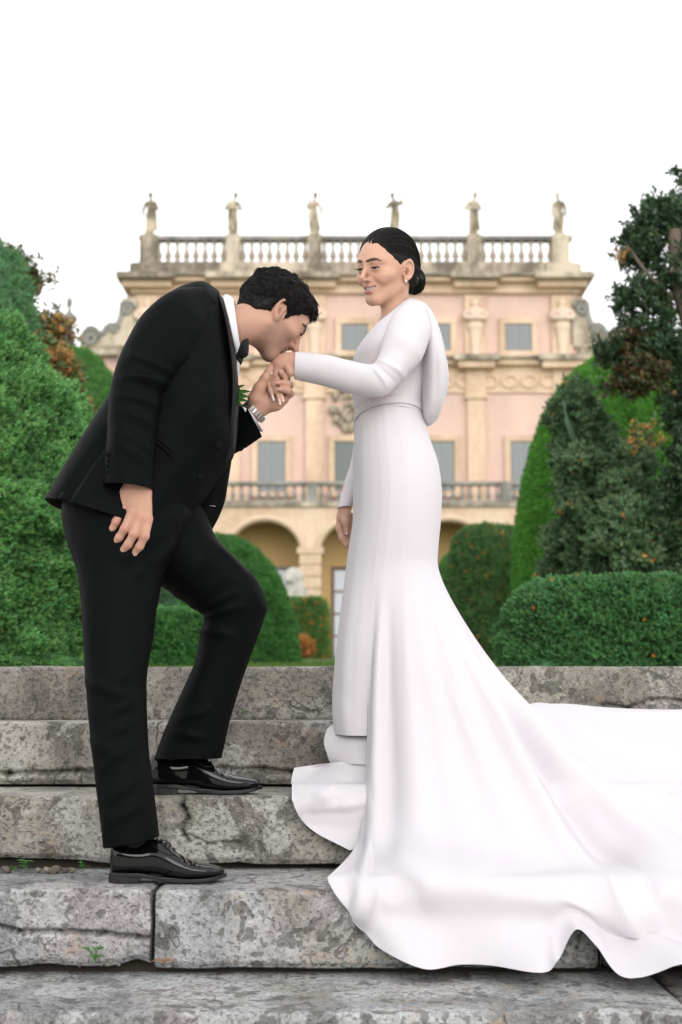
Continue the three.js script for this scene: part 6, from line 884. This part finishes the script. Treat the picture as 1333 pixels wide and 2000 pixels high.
const train = sheet([
  { a: 113, p: [[722, 1245, 3.9675], [719.5, 1335, 3.961], [717.3, 1425, 3.960], [716, 1510, 3.935], [710, 1595, 3.885], [690, 1660, 3.79], [637, 1716, 3.545]] },
  { a: 110, p: [[730, 1250, 3.963], [727, 1355, 3.954], [724, 1450, 3.935], [724, 1550, 3.89], [716, 1630, 3.81], [692, 1695, 3.68], [658, 1752, 3.475]] },
  { a: 105, p: [[740, 1258, 3.952], [734, 1380, 3.925], [732, 1480, 3.895], [731, 1570, 3.84], [722, 1650, 3.73], [704, 1725, 3.56], [692, 1798, 3.465]] },
  { a: 98, p: [[752, 1265, 3.945], [748, 1395, 3.91], [745, 1505, 3.87], [744, 1600, 3.79], [738, 1680, 3.65], [736, 1760, 3.49], [742, 1852, 3.45]] },
  { a: 84, p: [[783, 1275, 3.93], [793, 1410, 3.88], [800, 1530, 3.81], [806, 1630, 3.70], [811, 1712, 3.525], [818, 1800, 3.465], [828, 1892, 3.435]] },
  { a: 76, p: [[806, 1275, 3.925], [828, 1415, 3.875], [848, 1540, 3.80], [864, 1640, 3.69], [876, 1716, 3.52], [888, 1800, 3.46], [898, 1884, 3.45]] },
  { a: 68, p: [[826, 1275, 3.925], [862, 1420, 3.87], [893, 1545, 3.79], [920, 1645, 3.68], [938, 1718, 3.52], [952, 1800, 3.46], [962, 1886, 3.44]] },
  { a: 58, p: [[850, 1275, 3.93], [905, 1420, 3.87], [952, 1550, 3.79], [995, 1660, 3.68], [1025, 1735, 3.53], [1042, 1810, 3.455], [1058, 1900, 3.42]] },
  { a: 53, p: [[862, 1275, 3.935], [922, 1420, 3.875], [978, 1555, 3.79], [1028, 1668, 3.68], [1062, 1742, 3.545], [1080, 1805, 3.465], [1090, 1876, 3.41]] },
  { a: 48, p: [[872, 1275, 3.94], [940, 1425, 3.88], [1003, 1560, 3.80], [1058, 1675, 3.69], [1098, 1745, 3.56], [1118, 1785, 3.47], [1126, 1815, 3.40]] },
  { a: 43, p: [[882, 1275, 3.95], [956, 1428, 3.89], [1024, 1565, 3.81], [1085, 1682, 3.70], [1130, 1757, 3.57], [1158, 1805, 3.47], [1166, 1848, 3.40]] },
  { a: 37, p: [[893, 1275, 3.96], [973, 1432, 3.90], [1046, 1570, 3.82], [1112, 1688, 3.71], [1165, 1770, 3.57], [1192, 1835, 3.46], [1212, 1905, 3.385]] },
  { a: 30, p: [[904, 1272, 3.97], [992, 1435, 3.915], [1075, 1570, 3.84], [1150, 1690, 3.73], [1215, 1775, 3.58], [1262, 1845, 3.46], [1290, 1908, 3.38]] },
  { a: 20, p: [[918, 1268, 4.0], [1015, 1432, 3.95], [1110, 1555, 3.88], [1205, 1655, 3.78], [1295, 1735, 3.60], [1365, 1830, 3.465], [1410, 1912, 3.37]] },
  { a: 10, p: [[928, 1262, 4.04], [1030, 1410, 4.0], [1140, 1510, 3.94], [1260, 1595, 3.86], [1370, 1670, 3.76], [1480, 1740, 3.58], [1580, 1880, 3.42]] },
  { a: 2, p: [[932, 1255, 4.09], [1036, 1390, 4.07], [1150, 1455, 4.03], [1280, 1520, 3.97], [1410, 1585, 3.9], [1550, 1650, 3.8], [1700, 1740, 3.66]] },
  { a: -6, p: [[931, 1250, 4.13], [1028, 1376, 4.16], [1120, 1396, 4.24], [1250, 1418, 4.22], [1400, 1450, 4.15], [1560, 1530, 4.05], [1740, 1600, 3.95]] },
  { a: -16, p: [[925, 1246, 4.18], [1012, 1368, 4.26], [1105, 1374, 4.40], [1205, 1384, 4.42], [1325, 1389, 4.42], [1500, 1390, 4.42], [1740, 1391, 4.42]] },
  { a: -40, p: [[905, 1246, 4.24], [975, 1365, 4.34], [1060, 1382, 4.50], [1170, 1389, 4.56], [1300, 1391, 4.6], [1500, 1391, 4.62], [1740, 1391, 4.64]] },
  { a: -95, p: [[800, 1250, 4.27], [795, 1330, 4.3], [800, 1385, 4.38], [810, 1398, 4.45], [820, 1402, 4.5], [830, 1404, 4.54], [840, 1405, 4.56]] }],
  { nu: 420, nv: 300, smooth: 9, knee: [105, 185, 120], disp: sum((x, y, z) => (0.003 * fbm(x * 5, y * 4, z * 5, 2) + 0.0016 * fbm(x * 19, y * 13, z * 19, 3)) * sstep(1.2, 0.9, y), (f => (x, y, z) => f(x, y, z) * 1.0 * sstep(1.26, 1.08, y))(ridges([
    [[[885, 1180, 4.0], [985, 1440, 3.9], [1095, 1645, 3.75], [1250, 1830, 3.5], [1340, 1900, 3.4]], 0.02, 0.045, 0.036], [[[915, 1210, 4.02], [1030, 1450, 3.93], [1165, 1650, 3.75], [1333, 1815, 3.55]], 0.016, 0.03, -0.034], [[[940, 1260, 4.05], [1080, 1470, 3.95], [1230, 1610, 3.83], [1420, 1740, 3.65]], 0.02, 0.045, 0.032],
    [[[960, 1300, 4.07], [1120, 1450, 3.99], [1300, 1560, 3.9], [1450, 1640, 3.8]], 0.02, 0.035, -0.026], [[[990, 1340, 4.09], [1160, 1440, 4.05], [1333, 1500, 4.0]], 0.02, 0.05, 0.018], [[[745, 1170, 3.98], [738, 1340, 3.94], [735, 1500, 3.88], [728, 1640, 3.76]], 0.010, 0.022, 0.012], [[[762, 1170, 3.97], [758, 1340, 3.92], [765, 1520, 3.84], [760, 1660, 3.7]], 0.012, 0.03, -0.012],
    [[[785, 1165, 3.97], [800, 1350, 3.9], [820, 1550, 3.8], [830, 1680, 3.65]], 0.012, 0.045, 0.008], [[[830, 1150, 3.98], [865, 1330, 3.92], [930, 1560, 3.8], [980, 1680, 3.66]], 0.012, 0.05, -0.010], [[[850, 1690, 3.6], [780, 1745, 3.5], [735, 1800, 3.47], [720, 1830, 3.46]], 0.03, 0.02, -0.012], [[[810, 1640, 3.68], [765, 1690, 3.6], [720, 1745, 3.5], [700, 1790, 3.47]], 0.03, 0.03, 0.016]]))) });
{ const A = frontPanel.attributes.position, B = train.attributes.position; for (let j = 0; j <= 300; j++) { const i = j * 111 + 110, k = j * 421; if (B.getY(k) < 1.2) break; const p = V().fromBufferAttribute(A, i - 1), q = V().fromBufferAttribute(B, k + 1), m = V().fromBufferAttribute(B, k), dA = p.distanceTo(m), dB = q.distanceTo(m); p.lerp(q, dA / (dA + dB)); A.setXYZ(i, p.x, p.y, p.z); B.setXYZ(k, p.x, p.y, p.z); } frontPanel.computeVertexNormals(); train.computeVertexNormals(); }
{ const a = frontPanel.attributes.normal, b = train.attributes.normal, py = train.attributes.position; for (let j = 0; j <= 300; j++) { const i = j * 111 + 110, k = j * 421; if (py.getY(k) < 1.16) break; const n = V(a.getX(i) + b.getX(k), a.getY(i) + b.getY(k), a.getZ(i) + b.getZ(k)).normalize(); a.setXYZ(i, n.x, n.y, n.z); b.setXYZ(k, n.x, n.y, n.z); } }
part(gown, 'train', train, crepe);
part(gown, 'train_fold', sheet([
  { p: [[745, 1484, 3.96], [672, 1488, 4.02], [630, 1492, 4.05], [602, 1495, 4.06], [575, 1499, 4.06]] }, { p: [[748, 1496, 3.95], [672, 1503, 4.0], [628, 1506, 4.05], [598, 1516, 4.03], [569, 1530, 4.0]] }, { p: [[750, 1515, 3.93], [680, 1526, 3.96], [640, 1538, 3.97], [604, 1552, 3.93], [573, 1568, 3.885]] }, { p: [[750, 1550, 3.97], [685, 1562, 3.92], [652, 1577, 3.89], [620, 1595, 3.875], [592, 1604, 3.87]] }, { p: [[745, 1585, 3.94], [700, 1602, 3.885], [675, 1616, 3.87], [648, 1628, 3.86], [624, 1630, 3.855]] }, { p: [[735, 1620, 3.9], [712, 1640, 3.85], [702, 1650, 3.84], [694, 1657, 3.835], [684, 1661, 3.83]] }],
  { nu: 70, nv: 70, smooth: 3, flip: true, disp: sum((x, y, z) => 0.004 * fbm(x * 12, y * 12, z * 12, 2), folds([[640, 1530, 715, 1545, 3.9, 0.02, 0.014], [620, 1580, 710, 1565, 3.88, 0.016, -0.012]])) }), crepe);
part(gown, 'train_fold', sheet([{ p: [[740, 1420, 4.0], [690, 1418, 4.04], [660, 1412, 4.08], [640, 1422, 4.10]] }, { p: [[742, 1445, 3.975], [690, 1443, 4.0], [655, 1441, 4.05], [633, 1448, 4.08]] }, { p: [[745, 1468, 3.96], [695, 1468, 3.99], [660, 1467, 4.03], [639, 1470, 4.06]] }, { p: [[748, 1494, 3.95], [700, 1493, 3.98], [665, 1491, 4.03], [645, 1489, 4.06]] }], { nu: 40, nv: 40, smooth: 2, flip: true, disp: (x, y, z) => 0.004 * fbm(x * 14, y * 14, z * 14, 2) }), crepe);
renderer.render(scene, camera);
